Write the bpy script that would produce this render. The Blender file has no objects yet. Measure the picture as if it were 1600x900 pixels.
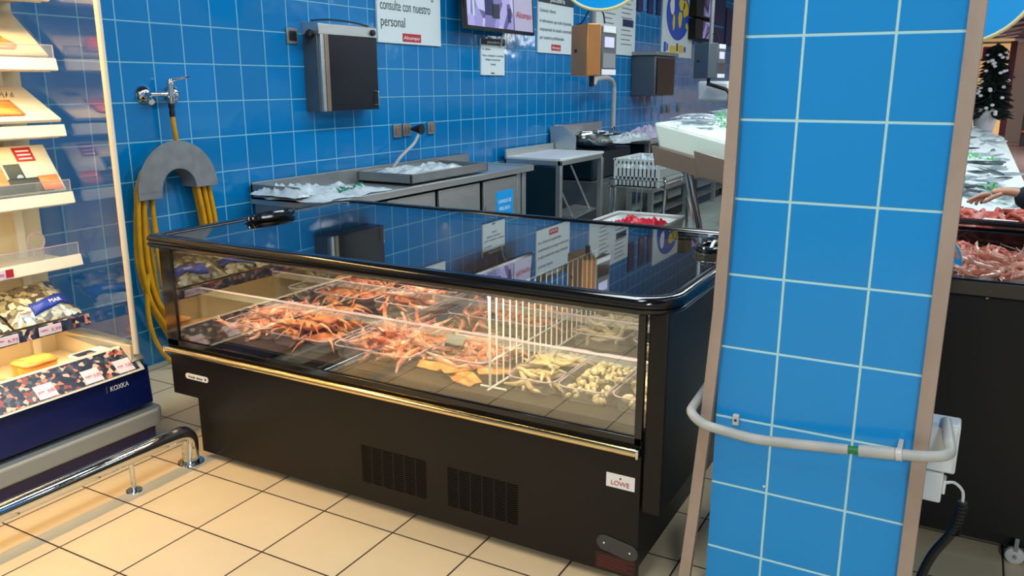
import bpy, math, random
from mathutils import Vector, Matrix, noise
R_ = random.Random(7)
PI = math.pi
sc = bpy.context.scene

# ---------------------------------------------------------------- camera
cd = bpy.data.cameras.new('camera'); cam = bpy.data.objects.new('camera', cd)
sc.collection.objects.link(cam); sc.camera = cam
cd.sensor_width = 36; cd.lens = 1283.07 / 1600 * 36; cd.clip_start = .05; cd.clip_end = 200
_pi, _ya = math.radians(13.958), math.radians(28.916)
F = Vector((math.cos(_ya) * math.cos(_pi), math.sin(_ya) * math.cos(_pi), -math.sin(_pi)))
Rt = Vector((math.sin(_ya), -math.cos(_ya), 0)); U = Rt.cross(F)
cam.matrix_world = Matrix(((Rt.x, U.x, -F.x, 0), (Rt.y, U.y, -F.y, 0), (Rt.z, U.z, -F.z, 1.55), (0, 0, 0, 1)))

# ---------------------------------------------------------------- world, lamps, exposure
sc.view_settings.view_transform = 'Standard'; sc.view_settings.look = 'None'
sc.view_settings.gamma = 1; sc.view_settings.use_curve_mapping = False
sc.view_settings.exposure = 0.0
w = bpy.data.worlds.new('hall'); sc.world = w; w.use_nodes = True
w.node_tree.nodes['Background'].inputs[0].default_value = (.82, .92, 1, 1)
w.node_tree.nodes['Background'].inputs[1].default_value = .42

def area(name, loc, sx, sy, power, col, target=None, spread=PI):
    d = bpy.data.lights.new(name, 'AREA'); d.shape = 'RECTANGLE'; d.size = sx; d.size_y = sy
    d.energy = power; d.color = col; d.spread = spread
    o = bpy.data.objects.new(name, d); sc.collection.objects.link(o); o.location = loc
    if target is not None:
        o.rotation_euler = (Vector(target) - Vector(loc)).to_track_quat('-Z', 'Y').to_euler()
    return o
COOL = (.86, .96, 1); WARM = (1, .60, .20)
for lx, ly, lp in ((.3, .9, 58), (2.6, 1.6, 66), (5.0, 1.7, 62), (7.8, 1.6, 74), (11.0, 1.0, 60), (4.6, -1.2, 75), (8.5, -2.2, 120), (12.5, -3.6, 150), (16.5, -5.5, 110), (20, -3, 230), (27, -2, 260), (-3.4, -1.6, 265)):
    area('ceiling_lamp', (lx, ly, 3.52 if lx < 14 else 2.72), 2.2, .5, lp * .86, COOL)

# ---------------------------------------------------------------- materials
def lin(c): c /= 255.; return c / 12.92 if c <= .04045 else ((c + .055) / 1.055) ** 2.4
def C(r, g, b): return (lin(r), lin(g), lin(b), 1)
def newmat(name):
    m = bpy.data.materials.new(name); m.use_nodes = True
    n = m.node_tree.nodes; b = n['Principled BSDF']; return m, n, m.node_tree.links, b
def mat(name, col, rough=.5, metal=0, var=0, vs=8, bump=0, bs=20, spec=.5, coat=0, trans=0, emit=0, sss=0, col2=None, stretch=None):
    m, n, l, b = newmat(name)
    b.inputs['Base Color'].default_value = col; b.inputs['Roughness'].default_value = rough
    b.inputs['Metallic'].default_value = metal; b.inputs['Specular IOR Level'].default_value = spec
    b.inputs['Coat Weight'].default_value = coat; b.inputs['Coat Roughness'].default_value = .08
    b.inputs['Transmission Weight'].default_value = trans
    if sss: b.inputs['Subsurface Weight'].default_value = sss; b.inputs['Subsurface Radius'].default_value = (.01, .004, .002)
    if emit: b.inputs['Emission Color'].default_value = col; b.inputs['Emission Strength'].default_value = emit
    if var or bump:
        tc = n.new('ShaderNodeTexCoord'); src = tc.outputs['Object']
        if stretch:
            mp = n.new('ShaderNodeMapping'); mp.inputs['Scale'].default_value = stretch
            l.new(src, mp.inputs[0]); src = mp.outputs[0]
    if var:
        t = n.new('ShaderNodeTexNoise'); t.inputs['Scale'].default_value = vs; t.inputs['Detail'].default_value = 5
        l.new(src, t.inputs['Vector'])
        r = n.new('ShaderNodeValToRGB'); r.color_ramp.elements[0].position = .35; r.color_ramp.elements[1].position = .68
        c2 = col2 or tuple(min(1, x * (1 + var)) for x in col[:3]) + (1,)
        r.color_ramp.elements[0].color = col if col2 else tuple(x * (1 - var) for x in col[:3]) + (1,)
        r.color_ramp.elements[1].color = c2
        l.new(t.outputs['Fac'], r.inputs[0]); l.new(r.outputs[0], b.inputs['Base Color'])
    if bump:
        t = n.new('ShaderNodeTexNoise'); t.inputs['Scale'].default_value = bs; t.inputs['Detail'].default_value = 4
        l.new(src, t.inputs['Vector'])
        bp = n.new('ShaderNodeBump'); bp.inputs['Strength'].default_value = bump; bp.inputs['Distance'].default_value = .01
        l.new(t.outputs['Fac'], bp.inputs['Height']); l.new(bp.outputs[0], b.inputs['Normal'])
    return m

def math_(n, l, op, a, b=None, c=None):
    x = n.new('ShaderNodeMath'); x.operation = op
    for i, v in enumerate((a, b, c)):
        if v is None: continue
        if isinstance(v, (int, float)): x.inputs[i].default_value = v
        else: l.new(v, x.inputs[i])
    return x.outputs[0]

def tile_mat(name, A, offA, pA, B, offB, pB, grout, col, gcol, rough, var=.06, tilt=.0, wave=.0, wscale=3, spec=.5, gb=.002, mottled=0):
    m, n, l, b = newmat(name)
    g = n.new('ShaderNodeNewGeometry'); s = n.new('ShaderNodeSeparateXYZ'); l.new(g.outputs['Position'], s.inputs[0])
    def ax(i, off, p):
        v = math_(n, l, 'DIVIDE', math_(n, l, 'SUBTRACT', s.outputs[i], off), p)
        fl_ = math_(n, l, 'FLOOR', v); fr = math_(n, l, 'FRACT', v)
        d = math_(n, l, 'MULTIPLY', math_(n, l, 'MINIMUM', fr, math_(n, l, 'SUBTRACT', 1, fr)), p)
        return fl_, fr, d
    fa, ra, da = ax(A, offA, pA); fb, rb, db = ax(B, offB, pB)
    d = math_(n, l, 'MINIMUM', da, db)
    mr = n.new('ShaderNodeMapRange'); mr.interpolation_type = 'SMOOTHSTEP'
    mr.inputs[1].default_value = grout * .35; mr.inputs[2].default_value = grout * .65
    l.new(d, mr.inputs[0]); mask = mr.outputs[0]
    cx = n.new('ShaderNodeCombineXYZ'); l.new(fa, cx.inputs[0]); l.new(fb, cx.inputs[1])
    wn = n.new('ShaderNodeTexWhiteNoise'); wn.noise_dimensions = '3D'; l.new(cx.outputs[0], wn.inputs['Vector'])
    sr = n.new('ShaderNodeSeparateColor'); l.new(wn.outputs['Color'], sr.inputs[0])
    hs = n.new('ShaderNodeHueSaturation'); hs.inputs['Color'].default_value = col
    val = math_(n, l, 'ADD', math_(n, l, 'MULTIPLY', sr.outputs[0], 2 * var), 1 - var)
    if mottled:
        t = n.new('ShaderNodeTexNoise'); t.inputs['Scale'].default_value = 9; t.inputs['Detail'].default_value = 6
        l.new(g.outputs['Position'], t.inputs['Vector'])
        val = math_(n, l, 'MULTIPLY', val, math_(n, l, 'ADD', math_(n, l, 'MULTIPLY', t.outputs['Fac'], mottled), 1 - mottled / 2))
    l.new(val, hs.inputs['Value'])
    mx = n.new('ShaderNodeMix'); mx.data_type = 'RGBA'; l.new(mask, mx.inputs[0])
    mx.inputs[6].default_value = gcol; l.new(hs.outputs[0], mx.inputs[7]); l.new(mx.outputs[2], b.inputs['Base Color'])
    rm = math_(n, l, 'ADD', math_(n, l, 'MULTIPLY', math_(n, l, 'SUBTRACT', 1, mask), .6), rough)
    l.new(rm, b.inputs['Roughness']); b.inputs['Specular IOR Level'].default_value = spec
    h = math_(n, l, 'MULTIPLY', mask, gb)
    if tilt:
        ta = math_(n, l, 'MULTIPLY', math_(n, l, 'MULTIPLY', math_(n, l, 'SUBTRACT', sr.outputs[1], .5), ra), tilt)
        tb = math_(n, l, 'MULTIPLY', math_(n, l, 'MULTIPLY', math_(n, l, 'SUBTRACT', sr.outputs[2], .5), rb), tilt)
        h = math_(n, l, 'ADD', h, math_(n, l, 'ADD', ta, tb))
    if wave:
        t = n.new('ShaderNodeTexNoise'); t.inputs['Scale'].default_value = wscale; t.inputs['Detail'].default_value = 2
        l.new(g.outputs['Position'], t.inputs['Vector'])
        h = math_(n, l, 'ADD', h, math_(n, l, 'MULTIPLY', t.outputs['Fac'], wave))
    bp = n.new('ShaderNodeBump'); bp.inputs['Strength'].default_value = 1; bp.inputs['Distance'].default_value = 1
    l.new(h, bp.inputs['Height']); l.new(bp.outputs[0], b.inputs['Normal'])
    return m

def glass_mat(name, tint=(.93, .97, .96), rough=0.0, f0=.045, haze=0):
    m = bpy.data.materials.new(name); m.use_nodes = True; n = m.node_tree.nodes; l = m.node_tree.links
    n.remove(n['Principled BSDF']); out = n['Material Output']
    g = n.new('ShaderNodeNewGeometry'); dt = n.new('ShaderNodeVectorMath'); dt.operation = 'DOT_PRODUCT'
    l.new(g.outputs['Normal'], dt.inputs[0]); l.new(g.outputs['Incoming'], dt.inputs[1])
    a = math_(n, l, 'ABSOLUTE', dt.outputs['Value']); p = math_(n, l, 'POWER', math_(n, l, 'SUBTRACT', 1, a), 5)
    f = math_(n, l, 'ADD', math_(n, l, 'MULTIPLY', p, 1 - f0), f0)
    tr = n.new('ShaderNodeBsdfTransparent'); tr.inputs[0].default_value = tint + (1,)
    gl = n.new('ShaderNodeBsdfGlossy'); gl.inputs['Roughness'].default_value = rough
    base = tr.outputs[0]
    if haze:
        df = n.new('ShaderNodeBsdfDiffuse'); df.inputs[0].default_value = (.9, .92, .92, 1)
        m2 = n.new('ShaderNodeMixShader'); m2.inputs[0].default_value = haze
        l.new(base, m2.inputs[1]); l.new(df.outputs[0], m2.inputs[2]); base = m2.outputs[0]
    mx = n.new('ShaderNodeMixShader'); l.new(f, mx.inputs[0]); l.new(base, mx.inputs[1]); l.new(gl.outputs[0], mx.inputs[2])
    l.new(mx.outputs[0], out.inputs[0]); return m

def cells_mat(name, cols, scale, rough=.4, back=None, thr=.5):
    m, n, l, b = newmat(name)
    tc = n.new('ShaderNodeTexCoord'); v = n.new('ShaderNodeTexVoronoi'); v.inputs['Scale'].default_value = scale
    l.new(tc.outputs['Object'], v.inputs['Vector'])
    s = n.new('ShaderNodeSeparateColor'); l.new(v.outputs['Color'], s.inputs[0])
    r = n.new('ShaderNodeValToRGB'); r.color_ramp.interpolation = 'CONSTANT'
    e = r.color_ramp.elements
    for i, c_ in enumerate(cols):
        if i < 2: e[i].position = i / len(cols); e[i].color = c_
        else: x = e.new(i / len(cols)); x.color = c_
    l.new(s.outputs[0], r.inputs[0])
    out = r.outputs[0]
    if back:
        mx = n.new('ShaderNodeMix'); mx.data_type = 'RGBA'
        f = math_(n, l, 'GREATER_THAN', v.outputs['Distance'], thr)
        l.new(f, mx.inputs[0]); l.new(out, mx.inputs[6]); mx.inputs[7].default_value = back; out = mx.outputs[2]
    l.new(out, b.inputs['Base Color']); b.inputs['Roughness'].default_value = rough
    return m

TP = .2065
T = {}
T['wall'] = tile_mat('blue_wall_tile', 0, 2.884, .2057, 2, 1.8686, .2075, .0075, C(2, 118, 182), C(120, 186, 214), .11, .07, .0014, .0045, 4.5, .5)
T['column'] = tile_mat('blue_column_tile', 1, .3904, .2073, 2, 1.666, .2055, .007, C(26, 144, 218), C(176, 226, 240), .14, .03, .0005, .001, 3, .4)
T['floor'] = tile_mat('beige_floor_tile', 0, 1.4614, .3161, 1, 2.59, .3161, .0062, C(217, 196, 160), C(52, 38, 30), .32, .03, 0, 0, 3, .45, .0012, .10)
T['floor2'] = tile_mat('grey_floor_tile', 0, 1.4614, .3161, 1, 2.59, .3161, .0062, C(170, 182, 172), C(105, 112, 105), .3, .05, 0, 0, 3, .45, .0012, .2)
T['floor3'] = tile_mat('pinkish_floor_tile', 0, 1.4614, .3161, 1, 2.59, .3161, .006, C(196, 158, 150), C(150, 120, 115), .25, .03, 0, 0, 3, .45, .001, .1)
T['black'] = mat('black_powder_coat', C(25, 22, 20), .42, spec=.28, bump=.05, bs=900)
T['black_gloss'] = mat('black_gloss_frame', C(16, 16, 18), .12, spec=.6)
T['dark'] = mat('dark_void', C(4, 4, 5), .9, spec=.05)
T['tealdark'] = mat('dark_teal_panel', C(34, 62, 74), .3, .5)
T['frontglass'] = glass_mat('double_glazing', (.90, .93, .92), 0, .17)
T['grey_strip'] = mat('worn_steel_edge', C(172, 152, 138), .45, .25, var=.14, vs=7, bump=.15, bs=60, stretch=(1, 1, .4))
T['steel'] = mat('brushed_steel', C(196, 200, 198), .34, .8, var=.05, vs=6, bump=.08, bs=40, stretch=(1, 12, 12))
T['steel_d'] = mat('dull_steel', C(150, 154, 154), .38, .7, var=.1, vs=5)
T['chrome'] = mat('chrome', C(215, 218, 220), .08, 1)
T['chrome_rail'] = mat('polished_rail', C(238, 214, 160), .14, 1)
T['pipe_grey'] = mat('painted_grey_pipe', C(178, 178, 174), .5, 0, var=.10, vs=16, bump=.1, bs=60)
T['green'] = mat('green_tape', C(30, 120, 60), .5)
T['white'] = mat('white_plastic', C(222, 226, 228), .35)
T['paper'] = mat('white_paper', C(216, 228, 230), .7)
T['bagp'] = mat('crumpled_white_bag', C(196, 208, 212), .22, bump=1, bs=16, spec=.6)
T['ink'] = mat('dark_ink', C(38, 52, 62), .6)
T['green_ink'] = mat('green_ink', C(30, 130, 95), .6)
T['head'] = mat('dark_green_header', C(38, 58, 60), .6)
T['red'] = mat('red_print', C(186, 34, 48), .5)
T['redprint'] = mat('faint_red_print', C(110, 32, 30), .6)
T['redbag'] = mat('red_bag', C(205, 25, 48), .35, bump=.3, bs=25)
T['whitetext'] = mat('white_print', C(240, 240, 240), .5)
T['blueplate'] = mat('deep_blue_panel', C(14, 28, 84), .28, spec=.5)
T['bumper'] = mat('grey_rubber_bumper', C(150, 152, 148), .5, bump=.05, bs=80)
T['cream'] = mat('cream_enamel', C(222, 208, 176), .4)
T['creamrail'] = mat('cream_price_rail', C(232, 226, 206), .35)
T['pole'] = mat('cream_frame_profile', C(214, 202, 178), .35)
T['glass'] = glass_mat('clear_glass')
T['topglass'] = glass_mat('lid_glass', (.80, .86, .88), 0, .24)
T['sideglass'] = glass_mat('side_glass', (.80, .84, .86), 0, .10)
T['acrylic'] = glass_mat('clear_acrylic', (.93, .95, .97), .05, .07, .10)
T['acredge'] = mat('acrylic_lit_edge', C(186, 168, 182), .2, spec=.7)
T['film'] = glass_mat('plastic_film', (.95, .96, .97), .15, .10, .06)
T['hose'] = mat('yellow_hose', C(206, 150, 18), .42, var=.14, vs=14)
T['concrete'] = mat('grey_sheet_metal', C(128, 132, 134), .5, .25, var=.12, vs=14)
T['rubber'] = mat('black_rubber', C(14, 14, 15), .5)
T['screen_off'] = mat('dark_smoked_panel', C(18, 22, 32), .25, spec=.35)
T['orange_steel'] = mat('orange_tinted_steel', C(205, 140, 84), .38, .55, var=.05, vs=6)
T['grey_steel'] = mat('grey_scale_housing', C(96, 104, 110), .4, .5)
T['ice'] = mat('crushed_ice', C(226, 240, 242), .35, bump=.9, bs=70, sss=0)
T['icebox'] = mat('white_foam_side', C(224, 234, 220), .55)
T['brownsteel'] = mat('brownish_steel_skirt', C(150, 132, 118), .36, .55, var=.06, vs=4)
T['skin'] = mat('skin', C(206, 150, 118), .5, var=.05, vs=10, sss=.1)
T['navy'] = mat('dark_navy_cloth', C(20, 26, 42), .85, bump=.2, bs=90)
T['hair'] = mat('dark_hair', C(30, 20, 15), .6)
T['prawn'] = mat('cooked_prawn_shell', C(206, 104, 70), .28, var=.3, vs=34, col2=C(244, 196, 164), spec=.7)
T['prawn2'] = mat('pale_raw_prawn', C(216, 142, 116), .3, var=.2, vs=40, spec=.6, col2=C(238, 200, 178))
T['crab'] = mat('orange_brown_crab_shell', C(160, 66, 34), .38, var=.3, vs=18, col2=C(226, 158, 104), bump=.4, bs=90)
T['crab_red'] = mat('red_crab_shell', C(146, 44, 34), .4, var=.3, vs=18, col2=C(206, 108, 88), bump=.3, bs=70)
T['crabeye'] = mat('crab_eye', C(12, 8, 8), .2)
T['shell'] = mat('cream_clam_shell', C(186, 162, 118), .4, var=.2, vs=60, col2=C(216, 200, 160))
T['mussel'] = mat('dark_mussel_shell', C(52, 50, 48), .3, var=.4, vs=30, col2=C(140, 128, 96))
T['squid'] = mat('pale_squid_flesh', C(186, 160, 116), .35, var=.15, vs=30, col2=C(214, 192, 150))
T['smoked'] = mat('yellow_smoked_fillet', C(184, 112, 46), .3, var=.2, vs=26, col2=C(222, 170, 100))
T['trayst'] = mat('steel_display_deck', C(96, 90, 80), .3, .75)
T['fish'] = mat('silver_fish_skin', C(150, 164, 172), .25, .35, var=.5, vs=9, col2=C(214, 222, 226))
T['fish_d'] = mat('dark_fish_skin', C(48, 56, 64), .25, .3, var=.5, vs=9, col2=C(120, 130, 138))
T['parsley'] = mat('green_parsley', C(70, 190, 90), .6)
T['salmon'] = mat('salmon_flesh', C(240, 112, 34), .35, var=.15, vs=16, stretch=(1, 6, 6), col2=C(250, 150, 80))
T['card'] = mat('cream_card', C(236, 222, 186), .45)
T['darkgreen'] = mat('dark_green_card', C(38, 52, 40), .45)
T['pricetag'] = mat('pale_price_label', C(226, 218, 230), .5)
T['pinkink'] = mat('pink_print', C(196, 60, 120), .6)
T['seaprint'] = cells_mat('seafood_print_strip', [C(26, 36, 60), C(190, 130, 112), C(28, 42, 68), C(40, 52, 80), C(214, 186, 168), C(50, 62, 84), C(24, 30, 50), C(150, 72, 64), C(34, 44, 70), C(84, 92, 108)], 62)
T['netblue'] = mat('blue_net_label', C(46, 70, 170), .35)
T['clambag'] = cells_mat('bag_of_clams', [C(196, 184, 140), C(120, 100, 70), C(226, 220, 190), C(60, 50, 42), C(170, 156, 110)], 46, .25, C(50, 44, 34), .75)
T['orangebox'] = mat('orange_package', C(228, 130, 40), .4, var=.2, vs=20, col2=C(240, 190, 90))
T['tv_pic'] = cells_mat('screen_picture', [C(150, 140, 200), C(170, 160, 215), C(120, 110, 170), C(90, 80, 130), C(190, 185, 225), C(50, 45, 80)], 7)
T['tv_pic'].node_tree.nodes['Principled BSDF'].inputs['Emission Strength'].default_value = .2
_l = T['tv_pic'].node_tree; _l.links.new([x for x in _l.nodes if x.type == 'VALTORGB'][0].outputs[0], _l.nodes['Principled BSDF'].inputs['Emission Color'])
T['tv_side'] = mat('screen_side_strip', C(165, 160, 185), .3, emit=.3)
T['lcd'] = mat('lit_display', C(190, 190, 225), .3, emit=.5)
T['mapsea'] = mat('map_blue', C(24, 84, 190), .5)
T['mapland'] = mat('map_yellow', C(226, 200, 60), .5)
T['navyp'] = mat('navy_print', C(20, 34, 90), .5)
T['signblue'] = mat('bright_blue_sign', C(10, 150, 220), .35, emit=.15)
T['signrim'] = mat('cream_sign_rim', C(236, 222, 160), .4)
T['pink_poster'] = mat('pink_print_panel', C(226, 90, 160), .5)
T['ceil'] = mat('dark_ceiling', C(74, 76, 80), .8)
T['maroon'] = mat('maroon_ceiling', C(74, 18, 30), .7)
T['offwhite'] = mat('offwhite_wall', C(196, 196, 204), .6)
T['tree'] = mat('dark_green_needles', C(16, 34, 28), .7)
T['orangef'] = mat('orange_frame', C(214, 110, 50), .5)
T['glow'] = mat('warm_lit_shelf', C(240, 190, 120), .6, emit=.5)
T['magenta'] = mat('magenta_box', C(150, 30, 100), .5)
T['darkgrey'] = mat('dark_grey_shelf', C(60, 56, 58), .6)
T['trim'] = mat('cream_tile_trim', C(188, 178, 160), .5)
T['badge'] = mat('badge_white', C(238, 238, 236), .4)
T['plate'] = mat('grey_plastic_plate', C(60, 60, 62), .35)
T['ruststick'] = mat('dark_red_sticker', C(46, 18, 17), .6)
T['wirew'] = mat('white_coated_wire', C(240, 236, 228), .35)
T['crate'] = mat('white_crate_plastic', C(220, 228, 224), .4)
T['castor'] = mat('translucent_castor', C(205, 200, 196), .3)

# ---------------------------------------------------------------- mesh helpers
col = sc.collection
ORG = {}
class M:
    def __init__(s): s.v = []; s.f = []
    def add(s, vs, fs):
        k = len(s.v); s.v += [Vector(p) for p in vs]; s.f += [tuple(i + k for i in f) for f in fs]; return s
    def merge(s, o, mtx=None):
        return s.add([mtx @ p for p in o.v] if mtx is not None else o.v, o.f)
    def box(s, x0, x1, y0, y1, z0, z1):
        return s.add([(x, y, z) for x in (x0, x1) for y in (y0, y1) for z in (z0, z1)],
                     [(0, 1, 3, 2), (4, 6, 7, 5), (0, 4, 5, 1), (2, 3, 7, 6), (0, 2, 6, 4), (1, 5, 7, 3)])
    def hexa(s, a, b):   # two quads
        return s.add(list(a) + list(b), [(3, 2, 1, 0), (4, 5, 6, 7), (0, 1, 5, 4), (1, 2, 6, 5), (2, 3, 7, 6), (3, 0, 4, 7)])
    def prism(s, pts, ax, a, b):
        def P(p, t): return (t, p[0], p[1]) if ax == 0 else ((p[0], t, p[1]) if ax == 1 else (p[0], p[1], t))
        n = len(pts)
        return s.add([P(p, a) for p in pts] + [P(p, b) for p in pts],
                     [tuple(range(n)), tuple(range(2 * n - 1, n - 1, -1))] + [(i, i + n, (i + 1) % n + n, (i + 1) % n) for i in range(n)])
    def tube(s, path, r, n=10, closed=False, flat=1):
        path = [Vector(p) for p in path]; m = len(path); vs = []; up = None
        rr = r if isinstance(r, (list, tuple)) else [r] * m
        for i, p in enumerate(path):
            a = path[i - 1] if (i or closed) else p; b = path[(i + 1) % m] if (i < m - 1 or closed) else p
            t = (b - a).normalized()
            if up is None:
                up = Vector((0, 0, 1)) if abs(t.z) < .9 else Vector((1, 0, 0))
            u = (up - t * up.dot(t))
            if u.length < 1e-5: u = t.orthogonal()
            u.normalize(); v = t.cross(u); up = u
            for k in range(n):
                a_ = 2 * PI * k / n; vs.append(p + rr[i] * (math.cos(a_) * u * flat + math.sin(a_) * v))
        fs = []
        for i in range(m if closed else m - 1):
            for k in range(n):
                a, b = i * n + k, i * n + (k + 1) % n; c, d = ((i + 1) % m) * n + (k + 1) % n, ((i + 1) % m) * n + k
                fs.append((a, b, c, d))
        if not closed: fs += [tuple(range(n - 1, -1, -1)), tuple((m - 1) * n + k for k in range(n))]
        return s.add(vs, fs)
    def rod(s, a, b, r, n=10): return s.tube([a, b], r, n)
    def lathe(s, prof, c=(0, 0, 0), ax=2, n=24):
        vs = []; c = Vector(c)
        for r, h in prof:
            for k in range(n):
                a = 2 * PI * k / n; q = (r * math.cos(a), r * math.sin(a))
                vs.append(c + Vector((q[0], q[1], h) if ax == 2 else ((q[0], h, q[1]) if ax == 1 else (h, q[0], q[1]))))
        fs = [(i * n + k, i * n + (k + 1) % n, (i + 1) * n + (k + 1) % n, (i + 1) * n + k) for i in range(len(prof) - 1) for k in range(n)]
        if prof[0][0] > 1e-6: fs.append(tuple(range(n - 1, -1, -1)))
        if prof[-1][0] > 1e-6: fs.append(tuple((len(prof) - 1) * n + k for k in range(n)))
        return s.add(vs, fs)
    def ell(s, c, r, n=12, m=8, fn=None):
        c = Vector(c); prof = []
        vs = []
        for i in range(m + 1):
            th = PI * i / m
            for k in range(n):
                a = 2 * PI * k / n; d = Vector((math.sin(th) * math.cos(a), math.sin(th) * math.sin(a), math.cos(th)))
                q = Vector((d.x * r[0], d.y * r[1], d.z * r[2])) * (fn(d) if fn else 1)
                vs.append(c + q)
        return s.add(vs, [(i * n + k, (i + 1) * n + k, (i + 1) * n + (k + 1) % n, i * n + (k + 1) % n) for i in range(m) for k in range(n)])
    def grid(s, fn, nu, nv):
        return s.add([fn(i / nu, j / nv) for i in range(nu + 1) for j in range(nv + 1)],
                     [(i * (nv + 1) + j, (i + 1) * (nv + 1) + j, (i + 1) * (nv + 1) + j + 1, i * (nv + 1) + j + 1) for i in range(nu) for j in range(nv)])

def setp(o, label=None, cat=None, group=None, kind=None):
    if label: o['label'] = label
    if cat: o['category'] = cat
    if group: o['group'] = group
    if kind: o['kind'] = kind
    return o
def build(name, m, mt, parent=None, bevel=0, ang=35, seg=2, label=None, solid=0, sub=0):
    me = bpy.data.meshes.new(name)
    if parent is not None: org = ORG[parent.name]
    else:
        xs = [p.x for p in m.v]; ys = [p.y for p in m.v]; zs = [p.z for p in m.v]
        org = Vector(((min(xs) + max(xs)) / 2, (min(ys) + max(ys)) / 2, min(zs)))
    me.from_pydata([tuple(p - org) for p in m.v], [], m.f)
    me.validate(); 
    me.materials.append(T[mt] if isinstance(mt, str) else mt)
    for p in me.polygons: p.use_smooth = True
    me.set_sharp_from_angle(angle=math.radians(ang))
    o = bpy.data.objects.new(name, me); col.objects.link(o)
    ORG[o.name] = org
    if parent is not None: o.parent = parent
    else: o.location = org
    if bevel:
        b = o.modifiers.new('bevel', 'BEVEL'); b.width = bevel; b.segments = seg; b.limit_method = 'ANGLE'; b.angle_limit = math.radians(40)
    if solid:
        b = o.modifiers.new('thick', 'SOLIDIFY'); b.thickness = solid; b.offset = 0
    if sub:
        b = o.modifiers.new('sub', 'SUBSURF'); b.levels = sub; b.render_levels = sub
    if label: o['label'] = label
    return o
def fixnormals(o):
    import bmesh
    bm = bmesh.new(); bm.from_mesh(o.data); bmesh.ops.recalc_face_normals(bm, faces=bm.faces); bm.to_mesh(o.data); bm.free(); return o
def thing(name, label, cat, loc, group=None):
    o = bpy.data.objects.new(name, None); o.empty_display_size = .05; col.objects.link(o); o.location = loc
    ORG[o.name] = Vector(loc); return setp(o, label, cat, group)
def tag(o, label, cat, group=None, kind=None): return setp(o, label, cat, group, kind)
def struct(name, m, mt, parent=None, **k):
    o = build(name, m, mt, parent, **k)
    if parent is None:   # keep world coordinates for the setting
        o['kind'] = 'structure'
    return o
def dup(root, loc, rot=None, scale=None, label=None, group=None, parent=None):
    r = root.copy(); col.objects.link(r); r.location = loc
    if rot is not None: r.rotation_euler = rot
    if scale is not None: r.scale = scale if not isinstance(scale, (int, float)) else (scale,) * 3
    if label: r['label'] = label
    if group: r['group'] = group
    for ch in root.children:
        c = ch.copy(); col.objects.link(c); c.parent = r
        for g in ch.children:
            d = g.copy(); col.objects.link(d); d.parent = c
    return r
TF = {'-y': Matrix(((1, 0, 0), (0, 0, -1), (0, 1, 0))), '-x': Matrix(((0, 0, -1), (-1, 0, 0), (0, 1, 0)))}
def text(name, s, loc, size, mt, parent, face='-y', width=None, align='LEFT', rot=None, depth=.0006, squash=1):
    cu = bpy.data.curves.new('t', 'FONT'); cu.body = s; cu.size = size; cu.extrude = depth; cu.align_x = align
    to = bpy.data.objects.new('t', cu); col.objects.link(to)
    bpy.context.view_layer.update()
    me = bpy.data.meshes.new_from_object(to.evaluated_get(bpy.context.evaluated_depsgraph_get()))
    bpy.data.objects.remove(to); bpy.data.curves.remove(cu)
    xs = [v.co.x for v in me.vertices]
    k = (width / (max(xs) - min(xs))) if width else squash
    Mx = rot if rot is not None else TF[face]
    org = ORG[parent.name]
    for v in me.vertices: v.co = Mx @ Vector((v.co.x * k, v.co.y, v.co.z)) + Vector(loc) - org
    me.name = name; me.materials.clear(); me.materials.append(T[mt])
    o = bpy.data.objects.new(name, me); col.objects.link(o); o.parent = parent; ORG[o.name] = org
    return o
def arc(c, r, a0, a1, n, f): return [f(c[0] + r * math.cos(math.radians(a0 + (a1 - a0) * i / n)), c[1] + r * math.sin(math.radians(a0 + (a1 - a0) * i / n))) for i in range(n + 1)]
def round_path(pts, r, seg=6):
    pts = [Vector(p) for p in pts]; out = [pts[0]]
    for i in range(1, len(pts) - 1):
        a, b, c = pts[i - 1], pts[i], pts[i + 1]; rr = min(r, (a - b).length * .49, (c - b).length * .49)
        p = b + (a - b).normalized() * rr; q = b + (c - b).normalized() * rr
        for k in range(seg + 1):
            t = k / seg; out.append(p * (1 - t) ** 2 + b * 2 * t * (1 - t) + q * t * t)
    return out + [pts[-1]]
def smooth_path(pts, n=6):
    P = [Vector(p) for p in pts]; P = [P[0]] + P + [P[-1]]; out = []
    for i in range(1, len(P) - 2):
        for k in range(n):
            t = k / n; a, b, c, d = P[i - 1], P[i], P[i + 1], P[i + 2]
            out.append(.5 * (2 * b + (c - a) * t + (2 * a - 5 * b + 4 * c - d) * t * t + (3 * b - a - 3 * c + d) * t ** 3))
    return out + [P[-2]]
def crumple(x0, x1, y0, y1, z, h, seed, nu=22, nv=16, drop=0, rim=.6):
    r = Vector((seed * 3.7, seed * 1.3, 0))
    def fn(u, v):
        e = min(1, 6 * min(u, 1 - u, v, 1 - v) + .05); p = Vector((u * 4, v * 4, 0)) + r
        a = noise.noise(p * 1.6); b = abs(noise.noise(p * 3.1))
        jx = noise.noise(p * 1.1 + Vector((9, 0, 0))) * .12; jy = noise.noise(p * 1.1 + Vector((0, 9, 0))) * .12
        return (x0 + (x1 - x0) * (u + jx * (.6)), y0 + (y1 - y0) * (v + jy), z + h * e * (.40 + a * .6 + abs(noise.noise(p * 2.3)) * .7 + .12 * noise.noise(p * 6)) - drop * max(0, .25 - v) * 4)
    return M().grid(fn, nu * 2, nv * 2)

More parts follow.
